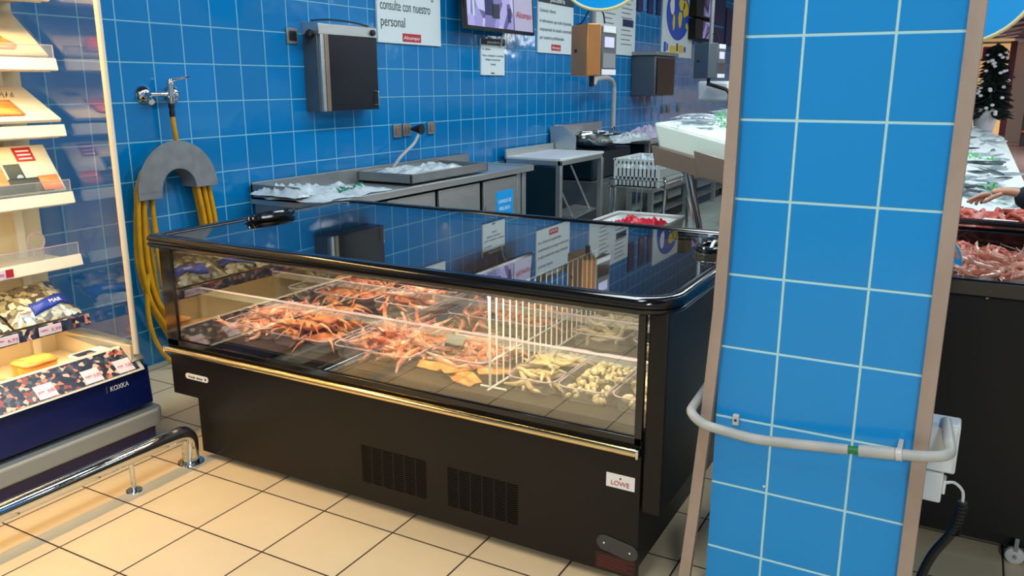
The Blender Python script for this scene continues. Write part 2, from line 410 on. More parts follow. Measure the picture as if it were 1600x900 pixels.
# ================================================================ THE SETTING
YW = 3.92
struct('wall_back', M().box(-3, 30, YW, YW + .12, 0, 3.6), 'wall')
struct('floor', M().box(-3.5, 3.45, -4, YW, -.06, 0), 'floor')
struct('trim_1', M().box(3.45, 16, -.45, YW, -.06, 0), 'floor2')
struct('trim_2', M().box(3.45, 34, -9, -.45, -.06, 0).box(16, 34, -.45, YW, -.06, 0), 'floor3')
struct('ceiling', M().box(-3.5, 13.5, -4, YW + .1, 3.6, 3.7).box(13.5, 34, 1.2, YW + .1, 3.6, 3.7), 'ceil')
struct('trim_3', M().box(14.5, 34, -9, 1.2, 2.92, 3.0), 'maroon')
cm = M()
for i in range(9):
    for j in range(4):
        x, y = 14.5 + i * 2.1, -3.6 + j * 1.4
        cm.tube([(x + 1, y, 2.88), (x + 2.6, y + .3, 2.88), (x + 1.7, y + 1.1, 2.76)], .02, 5, True)
struct('trim_4', cm, 'whitetext')
struct('wall_far', M().box(31, 31.2, -9, YW, 0, 4.2), 'offwhite')

# tiled column with its steel edges
struct('column', M().box(2.186, 2.90, .012, .545, 0, 3.6), 'column')  # unseen depth extended to block light and darken the floor beside the case
t = thing('edge_guard', 'worn steel edge strip bending away from the tiled column at its foot', 'edge strip', (2.17, .56, 0))
m = M(); pz = [(3.6, .562, .532), (1.3, .561, .530), (.95, .567, .535), (.64, .583, .552), (.3, .606, .574), (.0, .630, .598)]
for (z0, a0, b0), (z1, a1, b1) in zip(pz, pz[1:]):
    m.hexa([(2.163, a0, z0), (2.163, b0, z0), (2.187, b0, z0), (2.187, a0, z0)], [(2.163, a1, z1), (2.163, b1, z1), (2.187, b1, z1), (2.187, a1, z1)])
build('front_flange', m, 'grey_strip', t); m = M()
for (z0, a0, b0), (z1, a1, b1) in zip(pz, pz[1:]):
    m.hexa([(2.187, a0, z0), (2.187, a0 - .003, z0), (2.225, a0 - .003, z0), (2.225, a0, z0)], [(2.187, a1, z1), (2.187, a1 - .003, z1), (2.225, a1 - .003, z1), (2.225, a1, z1)])
build('side_flange', m, 'grey_strip', t)
t = thing('edge_guard', 'worn straight steel edge strip beside the white socket boxes', 'edge strip', (2.17, .02, 0))
build('front_flange', M().box(2.163, 2.186, .004, .040, 0, 3.6), 'grey_strip', t, bevel=.002)
build('side_flange', M().box(2.186, 2.225, .004, .010, 0, 3.6), 'grey_strip', t)

# pipe round the column
t = thing('conduit_pipe', 'pale grey pipe bent round the blue tiled column with a green joint', 'pipe', (2.12, .3, .64))
p = round_path([(2.34, .612, .668), (2.13, .606, .655), (2.118, .565, .630), (2.118, .42, .6165), (2.118, .185, .640)], .05, 8)
build('tube', M().tube(p, .0135, 14), 'pipe_grey', t)
build('joint', M().rod((2.118, .186, .640), (2.118, .158, .643), .0105), 'green', t, label='green joint of the pipe')
build('coupling', M().rod((2.118, .160, .643), (2.118, .077, .6535), .0155, 16), 'pipe_grey', t)
p = round_path([(2.118, .08, .653), (2.118, .0, .662), (2.12, -.045, .676), (2.27, -.026, .705)], .04, 8)
build('tube', M().tube(p, .0135, 14), 'pipe_grey', t)
build('bracket', M().rod((2.118, .075, .653), (2.118, .060, .655), .0165, 12).box(2.118, 2.186, .062, .074, .645, .668), 'castor', t, bevel=.001)
tc = thing('wall_clip', 'small white screw clip on the column above the pipe', 'clip', (2.18, .487, .637))
build('body', M().box(2.172, 2.186, .478, .496, .622, .654), 'castor', tc, bevel=.003)
build('screw', M().lathe([(0, 0), (.004, .001), (.004, .004), (0, .004)], (2.169, .487, .638), 0, 10), 'ink', tc)
tag(build('screw', M().lathe([(.004, 0), (.003, -.0035), (0, -.0035)], (2.186, .398, .452), 0, 8), 'white'), 'tiny white screw head in a tile below the pipe', 'screw')
t = thing('junction_box', 'white square electrical box beside the column where the pipe ends', 'box', (2.3, -.02, .56))
build('housing', M().box(2.26, 2.33, -.062, .012, .565, .70), 'white', t, bevel=.006)
build('lid', M().box(2.250, 2.26, -.056, .011, .571, .694), 'white', t, bevel=.004)
t = thing('socket_box', 'smaller white socket box under the square box, a white cable plugged in', 'socket', (2.3, -.01, .48))
build('housing', M().box(2.26, 2.32, -.038, .012, .478, .562), 'white', t, bevel=.005)
build('plug', M().box(2.27, 2.31, -.046, -.038, .50, .54), 'white', t, bevel=.003)
t = thing('power_cable', 'white cable running into a black sleeve down to the floor by the column', 'cable', (2.35, -.05, 0))
build('cord', M().tube(smooth_path([(2.30, -.045, .522), (2.32, -.066, .518), (2.34, -.088, .49), (2.35, -.092, .45)]), .004, 8), 'white', t)
m = M().tube(smooth_path([(2.35, -.092, .455), (2.35, -.088, .40), (2.35, -.073, .35), (2.35, -.035, .27), (2.34, -.01, .17), (2.36, -.005, .08), (2.45, -.06, .012), (2.6, -.14, .012)], 8), .0125, 10)
for k in range(9):
    z = .445 - k * .011; m.lathe([(.0125, -.002), (.0155, 0), (.0125, .002)], (2.35, -.092 + (k * .0012), z), 2, 10)
build('sleeve', m, 'rubber', t)

# ================================================================ BLACK DISPLAY CASE
t = case = thing('display_case', 'long black glass-fronted seafood case with a polished rail along its front', 'display case', (2.75, 1.75, 0))
XF = 2.195
build('front_panel', M().prism([(.765, .03), (2.72, .03), (2.72, .268), (2.865, .268), (2.865, .502), (.765, .502)], 0, XF, XF + .02), 'black', t, bevel=.002)
build('plinth', M().box(XF + .02, 3.28, .775, 2.71, .05, .27).box(XF + .02, 3.3, .72, 2.85, .27, .53), 'black', t)
build('end_panel', M().prism([(XF, .268), (3.34, .268), (3.34, .915), (XF, .915)], 1, .698, .758), 'black', t, bevel=.006, label='black end panel facing the tiled column')
build('end_panel', M().prism([(XF + .01, .268), (3.34, .268), (3.34, .915), (XF + .01, .915)], 1, 2.835, 2.868), 'black', t, bevel=.004)
build('back_wall', M().box(3.31, 3.34, .758, 2.835, .27, .915), 'trayst', t)
build('deck', M().box(XF + .03, 3.31, .758, 2.835, .52, .535), 'trayst', t)
m = M().box(XF - .004, XF + .014, .766, 2.866, .896, .915).box(XF - .004, XF + .014, .766, 2.866, .487, .512).box(XF - .004, XF + .014, .766, .789, .487, .915).box(XF - .004, XF + .014, 2.80, 2.866, .487, .915)
build('window_frame', m, 'black_gloss', t, bevel=.0015)
build('front_glass', M().box(XF + .004, XF + .009, .789, 2.80, .512, .896), 'frontglass', t)
# lid frame: rounded ring
def rrect(x0, x1, y0, y1, rs, n=8):
    out = []
    for cx, cy, a, r in ((x1, y1, 0, rs[0]), (x0, y1, 90, rs[1]), (x0, y0, 180, rs[2]), (x1, y0, 270, rs[3])):
        ccx, ccy = (cx - r if cx == x1 else cx + r), (cy - r if cy == y1 else cy + r)
        for k in range(n + 1):
            q = math.radians(a + 90 * k / n); out.append((ccx + r * math.cos(q), ccy + r * math.sin(q)))
    return out
prof = [(.010, .905), (0, .915), (0, .922), (.006, .926), (.006, .932), (0, .936), (.002, .948), (.010, .956), (.046, .956), (.052, .950), (.052, .905)]
vs = []; N = None
for off, z in prof:
    rp = rrect(2.152 + off, 3.392 - off, .672 + off, 2.895 - off, (.13 - off * .6, .02, .12 - off * .6, .12 - off * .6)); N = len(rp)
    vs += [(a, b, z) for a, b in rp]
fs = [(i * N + k, i * N + (k + 1) % N, ((i + 1) % len(prof)) * N + (k + 1) % N, ((i + 1) % len(prof)) * N + k) for i in range(len(prof)) for k in range(N)]
fixnormals(build('lid_frame', M().add(vs, fs), 'black_gloss', t, ang=50))
rp = rrect(2.20, 3.344, .72, 2.847, (.09, .01, .08, .08))
build('lid_glass', M().prism([(a, b) for a, b in rp], 2, .944, .950), 'topglass', t)
rp2 = rrect(2.197, 3.347, .717, 2.850, (.09, .01, .08, .08)); rp3 = rrect(2.202, 3.342, .722, 2.845, (.09, .01, .08, .08)); n2 = len(rp2)
build('lid_seal', M().add([(a, b, .9515) for a, b in rp2] + [(a, b, .9525) for a, b in rp3], [(k, (k + 1) % n2, (k + 1) % n2 + n2, k + n2) for k in range(n2)]), 'chrome', t)
def grip(cx, cy, rx, ry, tilt):
    path = [(cx + rx * math.cos(a) * math.cos(tilt) - ry * math.sin(a) * math.sin(tilt), cy + rx * math.cos(a) * math.sin(tilt) + ry * math.sin(a) * math.cos(tilt), .966) for a in [2 * PI * k / 28 for k in range(28)]]
    return M().tube(path, .0125, 8, True)
build('lid_handle', grip(2.74, 2.775, .13, .040, .0).merge(M().ell((2.74, 2.79, .958), (.15, .045, .012), 20, 6)), 'black_gloss', t)
build('lid_handle', grip(2.97, .80, .085, .045, .0).merge(M().prism([(2.88, .952), (3.05, .952), (3.03, .995), (2.99, 1.0), (2.93, .985)], 1, .775, .792)), 'black_gloss', t, bevel=.004)
m = M().tube([(2.176, .772, .470), (2.176, 2.862, .470)], .0135, 18)
rail = build('bumper_rail', m, 'chrome_rail', t, ang=40)
build('rail_cap', M().box(2.162, 2.194, .764, .774, .455, .485), 'chrome', rail, bevel=.003)
build('rail_cap', M().box(2.162, 2.194, 2.86, 2.868, .455, .485), 'chrome', rail, bevel=.003)
for y0, y1 in ((1.556, 1.852), (1.185, 1.470)):
    m = M(); nc, nr = 6, 20; cw = (y1 - y0) / nc
    for c_ in range(nc):
        for r_ in range(nr):
            z = .248 - .0075 * r_; ya = y1 - c_ * cw
            m.hexa([(XF - .0008, ya, z + .001), (XF - .0008, ya, z + .004), (XF - .0008, ya - cw * .55, z + .0015), (XF - .0008, ya - cw * .55, z - .0015)],
                   [(XF + .001, ya, z + .001), (XF + .001, ya, z + .004), (XF + .001, ya - cw * .55, z + .0015), (XF + .001, ya - cw * .55, z - .0015)])
            m.hexa([(XF - .0008, ya - cw * .55, z - .0015), (XF - .0008, ya - cw * .55, z + .0015), (XF - .0008, ya - cw * .9, z + .0045), (XF - .0008, ya - cw * .9, z + .0015)],
                   [(XF + .001, ya - cw * .55, z - .0015), (XF + .001, ya - cw * .55, z + .0015), (XF + .001, ya - cw * .9, z + .0045), (XF + .001, ya - cw * .9, z + .0015)])
    build('vent_grille', m, 'dark', t)
pl = build('cover_plate', M().prism([(.832 + .043 * s_ + .027 * math.cos(a), .126 + .007 * s_ + .027 * math.sin(a)) for s_, aa in ((1, range(-90, 91, 15)), (-1, range(90, 271, 15))) for a in [math.radians(q) for q in aa]], 0, XF - .004, XF), 'plate', t, bevel=.0012)
for y in (.789, .876): build('rivet', M().ell((XF - .0045, y, .126 + (y - .832) * .15), (.002, .0032, .0032), 10, 6), 'badge', pl)
st = build('warning_label', M().box(XF - .001, XF, .768, .905, .036, .096), 'ruststick', t)
for k in range(5): build('print_line', M().box(XF - .0014, XF - .001, .776 + (k % 2) * .02, .897, .046 + .009 * k, .0485 + .009 * k), 'redprint', st)
st = build('maker_label', M().box(XF - .001, XF, .782, .876, .331, .378), 'badge', t, label='small white maker label with red lettering')
text('lettering', 'LOWE', (XF - .0016, .861, .340), .022, 'red', st, '-x', width=.060)
build('crest', M().lathe([(.0018, 0), (.0034, 0), (.0034, .0006), (.0018, .0006)], (XF - .0016, .829, .3645), 0, 12), 'ink', st)
st = build('badge', M().prism([(2.712 + .055 * s_ + .012 * math.cos(a), .361 + .012 * math.sin(a)) for s_, aa in ((1, range(-90, 91, 15)), (-1, range(90, 271, 15))) for a in [math.radians(q) for q in aa]], 0, XF - .003, XF), 'badge', t, label='small white oval badge with black lettering')
text('lettering', 'fresh time', (XF - .0036, 2.760, .355), .017, 'ink', st, '-x', width=.082)
build('emblem', M().lathe([(.003, 0), (.0055, 0), (.0055, .0006), (.003, .0006)], (XF - .0036, 2.660, .361), 0, 14), 'ink', st)
for x, y in ((2.25, 2.64), (2.25, 1.99), (2.25, .85), (3.2, 2.64), (3.2, .85)):
    cs = build('castor', M().lathe([(.012, -.011), (.024, -.009), (.025, 0), (.024, .009), (.012, .011)], (x, y, .025), 1, 18), 'castor', t)
    build('fork', M().box(x - .012, x + .012, y - .015, y - .0125, .02, .052).box(x - .012, x + .012, y + .0125, y + .015, .02, .052).box(x - .014, x + .014, y - .015, y + .015, .047, .053), 'steel_d', cs)
build('price_strip', M().box(2.345, 2.349, .78, 2.82, .672, .700), 'acrylic', t)
build('strip_edge', M().box(2.343, 2.351, .78, 2.82, .698, .704), 'acredge', t)
build('price_strip', M().box(2.765, 2.769, .78, 2.82, .665, .690), 'acrylic', t)
build('strip_edge', M().box(2.763, 2.771, .78, 2.82, .690, .6945), 'acredge', t)
for y, zt in ((1.93, .63),):
    dv = build('divider', M().box(2.225, 3.28, y, y + .005, .536, zt), 'acrylic', t)
    build('divider_edge', M().box(2.222, 3.28, y - .001, y + .006, zt - .002, zt + .003), 'acredge', dv)
build('lamp_strip', M().box(2.215, 2.245, .80, 2.79, .882, .896), 'steel_d', t)
area('case_lamp', (2.232, 1.95, .880), 1.6, .025, 14, (1, .78, .46), (2.62, 1.95, .5), 2.6)
area('case_lamp', (2.232, .97, .880), .4, .025, 4.0, (1, .82, .55), (2.62, .97, .5), 2.6)
area('case_lamp', (3.295, 2.2, .893), 1.1, .02, 7, (1, .78, .46), (3.295, 2.2001, .5), 2.6)

# white wire divider standing in the case
t = thing('wire_divider', 'white coated wire grid standing across the seafood case', 'wire grid', (2.65, 1.34, .536))
for k in range(20):
    x = 2.262 + k * .047; build('bar', M().rod((x, 1.335 + (x - 2.26) * .0, .545), (x, 1.335, .868 if k else .872), .0028 if k else .0045, 6), 'wirew', t)
build('frame', M().rod((2.245, 1.335, .545), (3.18, 1.335, .545), .004, 6).rod((2.255, 1.335, .640), (3.18, 1.335, .640), .003, 6).rod((2.255, 1.335, .868), (3.18, 1.335, .868), .0035, 6), 'wirew', t)
build('foot', M().rod((2.285, 1.285, .541), (2.285, 1.385, .541), .0042, 6).rod((3.1, 1.285, .541), (3.1, 1.385, .541), .0042, 6), 'wirew', t)

# ---------------------------------------------------------------- seafood
def prawn_mesh(L=.10, curl=2.2):
    m = M(); n = 15; R = L / curl; pts = []; rs = []
    for i in range(n + 1):
        u = i / n; a = curl * u - .4; pts.append((R * math.sin(a), 0, R * (1 - math.cos(a)) * .9 + .008))
        base = .0098 * (1 - .62 * max(0, u - .25)) * min(1, .25 + 4 * u); rs.append(base * (1 + .10 * math.sin(i * 2.1)))
    pts.reverse(); rs.reverse(); m.tube(pts, rs, 8)
    head = Vector(pts[-1]); tail = Vector(pts[0]); d = (head - Vector(pts[-3])).normalized()
    m.tube([head, head + d * .012, head + d * .028 + Vector((0, 0, .004))], [.005, .0022, .0004], 5)
    td = (tail - Vector(pts[2])).normalized()
    for s_ in (-1, 0, 1):
        m.tube([tail, tail + td * .010 + Vector((0, s_ * .005, 0)), tail + td * .018 + Vector((0, s_ * .010, 0))], [.0025, .0045, .001], 5, flat=.35)
    for i in range(5, 13, 2):
        for s_ in (-1, 1):
            b = Vector(pts[i]); c_ = Vector((R * .1, 0, R * .8)); q = (c_ - b).normalized()
            m.tube([b, b + q * .012 + Vector((0, s_ * .006, 0)), b + q * .022 + Vector((0, s_ * .004, 0))], [.0014, .001, .0004], 4)
    for s_ in (-1, 1):
        m.tube([head + d * .006, head + d * .03 + Vector((0, s_ * .012, .01)), head - d * .02 + Vector((0, s_ * .03, .016)), head - d * .06 + Vector((0, s_ * .035, .006))], [.0008, .0007, .0005, .0003], 4)
    cx = sum(p.x for p in m.v) / len(m.v); m.v = [p - Vector((cx, 0, 0)) for p in m.v]
    return m
def crab(name, label, mt, s, claw=1):
    ORG['_'] = Vector(); t = thing(name, label, 'crab', (0, 0, 0))
    def carap(d): return 1 + .06 * abs(math.sin(9 * math.atan2(d.y, d.x)))
    build('carapace', M().ell((0, 0, .028 * s), (.052 * s, .062 * s, .024 * s), 28, 10, carap), mt, t, ang=70)
    for sd in (-1, 1):
        for k in range(4):
            a = math.radians(-48 + k * 30); c_, n_ = math.cos(a), math.sin(a)
            P = lambda r, z, b=0: ((n_ * r + b) * s, sd * c_ * r * s, z * s)
            build('leg', M().tube([P(.045, .022), P(.078, .046), P(.112, .034, -.006), P(.145, .006, -.016)], [.0085 * s, .0075 * s, .0055 * s, .001 * s], 7), mt, t)
        q = build('claw', M().tube([(.036 * s, sd * .040 * s, .022 * s), (.070 * s, sd * .066 * s, .034 * s), (.094 * s, sd * .052 * s, .030 * s)], [.009 * s, .010 * s, .012 * s], 8)
              .ell((.112 * s, sd * .040 * s, .028 * s), (.026 * s * claw, .014 * s * claw, .012 * s * claw), 12, 8)
              .tube([(.128 * s, sd * .036 * s, .030 * s), (.148 * s, sd * .024 * s, .030 * s), (.158 * s, sd * .012 * s, .028 * s)], [.008 * s, .005 * s, .001], 6)
              .tube([(.120 * s, sd * .030 * s, .026 * s), (.138 * s, sd * .014 * s, .026 * s), (.150 * s, sd * .008 * s, .026 * s)], [.006 * s, .004 * s, .001], 6), mt, t)
        build('eye', M().rod((.047 * s, sd * .012 * s, .034 * s), (.055 * s, sd * .014 * s, .042 * s), .0026 * s, 6), 'crabeye', t)
    return t
used = set()
def proto_mesh(name, m, mt, label, cat, **k):
    o = build(name, m, mt, None, **k); o.data.transform(Matrix.Translation(ORG[o.name])); o.location = (0, 0, 0); ORG[o.name] = Vector(); setp(o, label, cat); return o
def put(o, loc, rot, scale=1, label=None, group=None):
    if o.name not in used:
        used.add(o.name); o.location = loc; o.rotation_euler = rot; o.scale = (scale,) * 3
        if label: o['label'] = label
        if group: o['group'] = group
        return o
    return dup(o, loc, rot, scale, label, group)
def heap(protos, x0, x1, y0, y1, z, h, n, label, group, s=(1.0, 1.35), flat=.5, layers=.012):
    for i in range(n):
        u, v = R_.random(), R_.random(); x, y = x0 + (x1 - x0) * u, y0 + (y1 - y0) * v
        dome = (1 - (2 * u - 1) ** 4) * (1 - (2 * v - 1) ** 4)
        put(R_.choice(protos), (x, y, z + h * dome * R_.uniform(.35, 1)), (R_.uniform(-flat, flat) + (PI / 2 if R_.random() < .93 else 0), R_.uniform(-flat, flat), R_.uniform(0, 2 * PI)), R_.uniform(*s), label, group)
def clear_tray(x0, x1, y0, y1, z, h, label, group=None):
    t = thing('plastic_tray', label, 'tray', ((x0 + x1) / 2, (y0 + y1) / 2, z), group)
    w_ = .0012; i = .012
    bot = rrect(x0 + i, x1 - i, y0 + i, y1 - i, (.03,) * 4, 5); top = rrect(x0, x1, y0, y1, (.04,) * 4, 5); n = len(bot)
    m = M().add([(a, b, z + .001) for a, b in bot] + [(a, b, z + h) for a, b in top], [tuple(range(n))] + [(k, (k + 1) % n, (k + 1) % n + n, k + n) for k in range(n)])
    build('walls', m, 'film', t)
    build('rim', M().tube([(a, b, z + h) for a, b in top], .0028, 6, True), 'acredge', t)
    return t
P1 = proto_mesh('prawn', prawn_mesh(), 'prawn', 'x', 'prawn'); P2 = proto_mesh('prawn', prawn_mesh(.12, 1.5), 'prawn', 'x', 'prawn')
P3 = proto_mesh('prawn', prawn_mesh(.10, 2.4), 'prawn2', 'x', 'prawn'); P4 = proto_mesh('prawn', prawn_mesh(.13, 1.2), 'prawn2', 'x', 'prawn')
CR = crab('crab', 'x', 'crab', 1.0); CR2 = crab('crab', 'x', 'crab_red', 1.15, 1.2)
ZD = .537
clear_tray(2.30, 2.68, 2.40, 2.66, ZD, .05, 'clear tray of pink prawns at the hose end of the front row')
heap([P1, P3, P2], 2.34, 2.64, 2.43, 2.63, ZD + .012, .075, 36, 'orange-pink prawn in the front tray at the hose end', 'prawns in the end front tray')
clear_tray(2.28, 2.68, 2.08, 2.38, ZD, .05, 'clear tray holding orange-brown crabs in the front row')
for i, (x, y, z, a) in enumerate(((2.36, 2.15, .03, .3), (2.52, 2.17, .03, 1.9), (2.38, 2.30, .03, 4.0), (2.56, 2.31, .03, 5.2), (2.45, 2.22, .075, .9), (2.36, 2.24, .07, 2.7), (2.56, 2.24, .08, 3.6))):
    put(CR, (x, y, ZD + z - .022), (R_.uniform(-.3, .3), R_.uniform(-.3, .3), a), .92, 'orange-brown crab heaped in the front row tray of crabs', 'crabs in the front tray')
clear_tray(2.28, 2.68, 1.69, 2.05, ZD, .05, 'clear tray heaped with orange prawns across the long clear divider')
heap([P1, P2], 2.32, 2.64, 1.72, 2.01, ZD + .012, .09, 60, 'orange cooked prawn in the big front tray by the long clear divider', 'prawns in the big front tray')
clear_tray(2.36, 2.68, 1.42, 1.66, ZD, .05, 'clear tray of prawns next to the white wire grid')
heap([P1, P3, P4], 2.40, 2.65, 1.45, 1.63, ZD + .012, .07, 30, 'pink prawn in the front tray next to the white wire grid', 'prawns beside the wire grid')
FIL = proto_mesh('smoked_fillet', M().grid(lambda u, v: ((u - .5) * .12 * (1 - .4 * abs(2 * v - 1)), (v - .5) * .20, .010 + .006 * math.sin(u * 7) * math.sin(v * 5) + .008 * (1 - (2 * u - 1) ** 2)), 12, 14), 'smoked', 'x', 'fish fillet', solid=.008)
for x, y, a in ((2.34, 1.60, .3), (2.31, 1.47, -.4), (2.35, 1.52, 1.2), (2.40, 1.39, .8)):
    put(FIL, (x, y, ZD + .002 + .008 * (a > 0)), (.1, .15 * (a - .5), a), .72, 'yellowish smoked fillet on the case floor before the wire grid', 'yellow fillets before the wire grid')
t = thing('price_card', 'grey blank price card leaning among the prawns', 'price card', (2.44, 1.58, .62))
build('card', M().hexa([(2.40, 1.61, .615), (2.40, 1.535, .615), (2.43, 1.535, .655), (2.43, 1.61, .655)], [(2.402, 1.61, .614), (2.402, 1.535, .614), (2.432, 1.535, .654), (2.432, 1.61, .654)]), 'plate', t)
build('prong', M().rod((2.41, 1.57, .56), (2.41, 1.57, .62), .0015, 6), 'steel_d', t)
SQ = [proto_mesh('squid_tube', M().tube([(-.065, 0, .008), (-.03, .006 * k, .009), (.02, -.006 * k, .009), (.055, 0, .008), (.085, .006 * k, .006)], [.003, .0085, .009, .0065, .001], 8), 'squid', 'x', 'squid') for k in (1, -1)]
clear_tray(2.30, 2.68, 1.12, 1.30, ZD, .05, 'clear tray of slim pale squid beside the wire grid')
heap(SQ, 2.34, 2.64, 1.14, 1.28, ZD + .012, .06, 46, 'slim pale squid in the tray beside the wire grid', 'pale squid in the front tray', (.8, 1.15), .25)
CL = proto_mesh('clam', M().ell((0, 0, .006), (.013, .010, .006), 12, 8, lambda d: 1 - .12 * (d.x > .5)), 'shell', 'x', 'clam')
clear_tray(2.30, 2.68, .93, 1.11, ZD, .05, 'clear tray of small cream clams next to the squid')
heap([CL], 2.32, 2.66, .945, 1.095, ZD + .01, .045, 120, 'small cream clam in the tray next to the squid', 'small clams', (.9, 1.3), .5)
clear_tray(2.30, 2.68, .775, .915, ZD, .05, 'clear tray of large pale scallops at the column end of the case')
heap([CL], 2.34, 2.64, .80, .89, ZD + .01, .04, 26, 'large pale shell in the tray at the column end of the case', 'large pale shells', (1.8, 2.2), .4)
# back row
clear_tray(2.84, 3.24, 2.33, 2.66, ZD, .06, 'clear tray of crabs in the back row, hose end')
for i, (x, y, z, a) in enumerate(((2.94, 2.42, 0, 1), (3.10, 2.44, 0, 2), (2.95, 2.57, 0, 4), (3.12, 2.58, 0, 5), (3.02, 2.5, .05, 0))):
    put(CR, (x, y, ZD + z + .01), (.1, .1, a), 1.0, 'orange crab lying in the back row of the seafood case', 'crabs in the back row')
clear_tray(2.84, 3.24, 1.98, 2.30, ZD, .06, 'clear tray of prawns in the back row beside the long clear divider')
heap([P1, P2, P3], 2.87, 3.2, 2.0, 2.27, ZD + .012, .09, 34, 'orange prawn in the back tray beyond the tray of crabs', 'prawns in the back tray')
clear_tray(2.84, 3.24, 1.42, 1.90, ZD, .06, 'wide clear tray of red prawns in the back row by the wire grid')
heap([P1, P2], 2.87, 3.2, 1.46, 1.86, ZD + .012, .08, 44, 'reddish prawn in the wide back tray by the wire grid', 'prawns in the wide back tray')
clear_tray(2.84, 3.24, 1.08, 1.31, ZD, .06, 'clear tray of pale squid in the back row')
heap(SQ, 2.88, 3.2, 1.11, 1.28, ZD + .012, .06, 30, 'pale squid in the back row tray', 'pale squid in the back tray', (.9, 1.3), .25)
clear_tray(2.84, 3.24, .79, 1.05, ZD, .06, 'clear tray of clams in the back row at the column end')
heap([CL], 2.87, 3.2, .82, 1.02, ZD + .01, .05, 60, 'cream clam in the back row tray at the column end', 'clams in the back tray', (1.1, 1.6), .5)
MU = proto_mesh('mussel', M().ell((0, 0, .010), (.030, .014, .010), 12, 8, lambda d: 1 - .25 * (d.x < -.4)), 'mussel', 'x', 'mussel')  # mussels added to imitate shells that are only a reflection in the glass
clear_tray(2.84, 3.24, 2.715, 2.82, ZD, .06, 'added narrow clear tray of mussels imitating mirrored shells at the hose end wall')
heap([MU], 2.86, 3.22, 2.725, 2.81, ZD + .02, .10, 34, 'dark mussel added to imitate mirrored shells at the hose end wall', 'added mussels', (.9, 1.2), .7)

# ================================================================ OPEN REFRIGERATOR WITH SHELVES
FX = 2.19
t = fr = thing('refrigerator', 'open shelved refrigerator with a dark blue base and clear end panel', 'refrigerator', (1.4, 3.3, 0))
build('base_panel', M().prism([(3.0, .20), (3.012, .372), (3.06, .380), (3.082, .380), (3.082, .05), (3.07, .05), (3.07, .19)], 0, -.4, FX), 'blueplate', t, bevel=.006)
build('end_panel', M().box(2.135, FX, 3.082, 3.60, .05, .38), 'blueplate', t, bevel=.006)
build('plinth', M().box(-.4, FX - .005, 3.0, 3.069, .035, .12), 'blueplate', t, bevel=.004)
# bumper with rounded end
bp_ = rrect(-.4, FX + .035, 2.965, 3.55, (.01, .01, .01, .06), 8)
build('bumper', M().prism(bp_, 2, .105, .178), 'bumper', t, bevel=.012, seg=3)
build('rim', M().prism([(2.985, .365), (2.995, .378), (3.085, .462), (3.100, .462), (3.10, .38)], 0, -.4, FX - .035), 'creamrail', t, bevel=.002)
build('rim_end', M().tube([(FX - .04, 3.035, .385), (FX - .04, 3.085, .445), (FX - .04, 3.30, .455), (FX - .04, 3.56, .455)], [.04, .038, .036, .03], 12), 'bumper', t)
pr = build('front_strip', M().hexa([(-.4, 2.990, .375), (FX - .055, 2.990, .375), (FX - .055, 3.078, .459), (-.4, 3.078, .459)], [(-.4, 2.994, .373), (FX - .055, 2.994, .373), (FX - .055, 3.082, .457), (-.4, 3.082, .457)]), 'seaprint', t, label='strip printed with seafood pictures')
text('lettering', 'KOXKA', (1.995, 3.003, .312), .030, 'whitetext', t, '-y', width=.085)
build('logo_mark', M().box(1.978, 1.981, 3.001, 3.004, .309, .338), 'steel_d', t)
for i, x in enumerate((1.70, 1.895, 2.04)):
    tg = build('price_label', M().hexa([(x, 2.995, .3765), (x + .075, 2.995, .3765), (x + .075, 3.040, .420), (x, 3.040, .420)], [(x, 2.992, .3785), (x + .075, 2.992, .3785), (x + .075, 3.038, .422), (x, 3.038, .422)]), 'pricetag', t)
    Mt = Matrix(((1, 0, 0), (0, .70, -.71), (0, .71, .70)))
    text('price', ('4,95', '5,95', '7,50')[i], (x + .040, 3.004, .3975), .018, 'pinkink', tg, rot=Mt)
    text('name_line', ('gamba', 'mejillón', 'almeja')[i], (x + .004, 3.008, .4015), .010, 'pinkink', tg, rot=Mt)
build('frame_profile', M().tube([(2.132, 2.998, .44), (2.137, 3.0, 2.05)], .0125, 12), 'pole', t)
build('end_glass', M().box(2.128, 2.134, 3.01, 3.56, .455, 2.05), 'sideglass', t)
build('tub', M().box(-.4, 2.125, 3.54, 3.60, .05, 2.1).box(2.118, 2.134, 3.02, 3.55, .20, .472).box(-.4, 2.12, 3.08, 3.55, .19, .215), 'cream', t)
for x in (.9, 1.45, 2.0): build('upright', M().box(x, x + .035, 3.515, 3.54, .215, 2.05), 'creamrail', t)
build('canopy', M().box(-.4, 2.15, 2.98, 3.6, 2.06, 2.2), 'creamrail', t)
area('refrigerator_lamp', (1.1, 3.06, 2.045), 1.9, .06, 27, WARM, (1.1, 2.70, 0), 2.7)
area('refrigerator_lamp', (1.1, 3.10, 2.04), 1.9, .05, 5, (1, .76, .44), (1.1, 3.45, 1.0), 2.8)
SH = (1.865, 1.600, 1.340, 1.065, .800, .535)
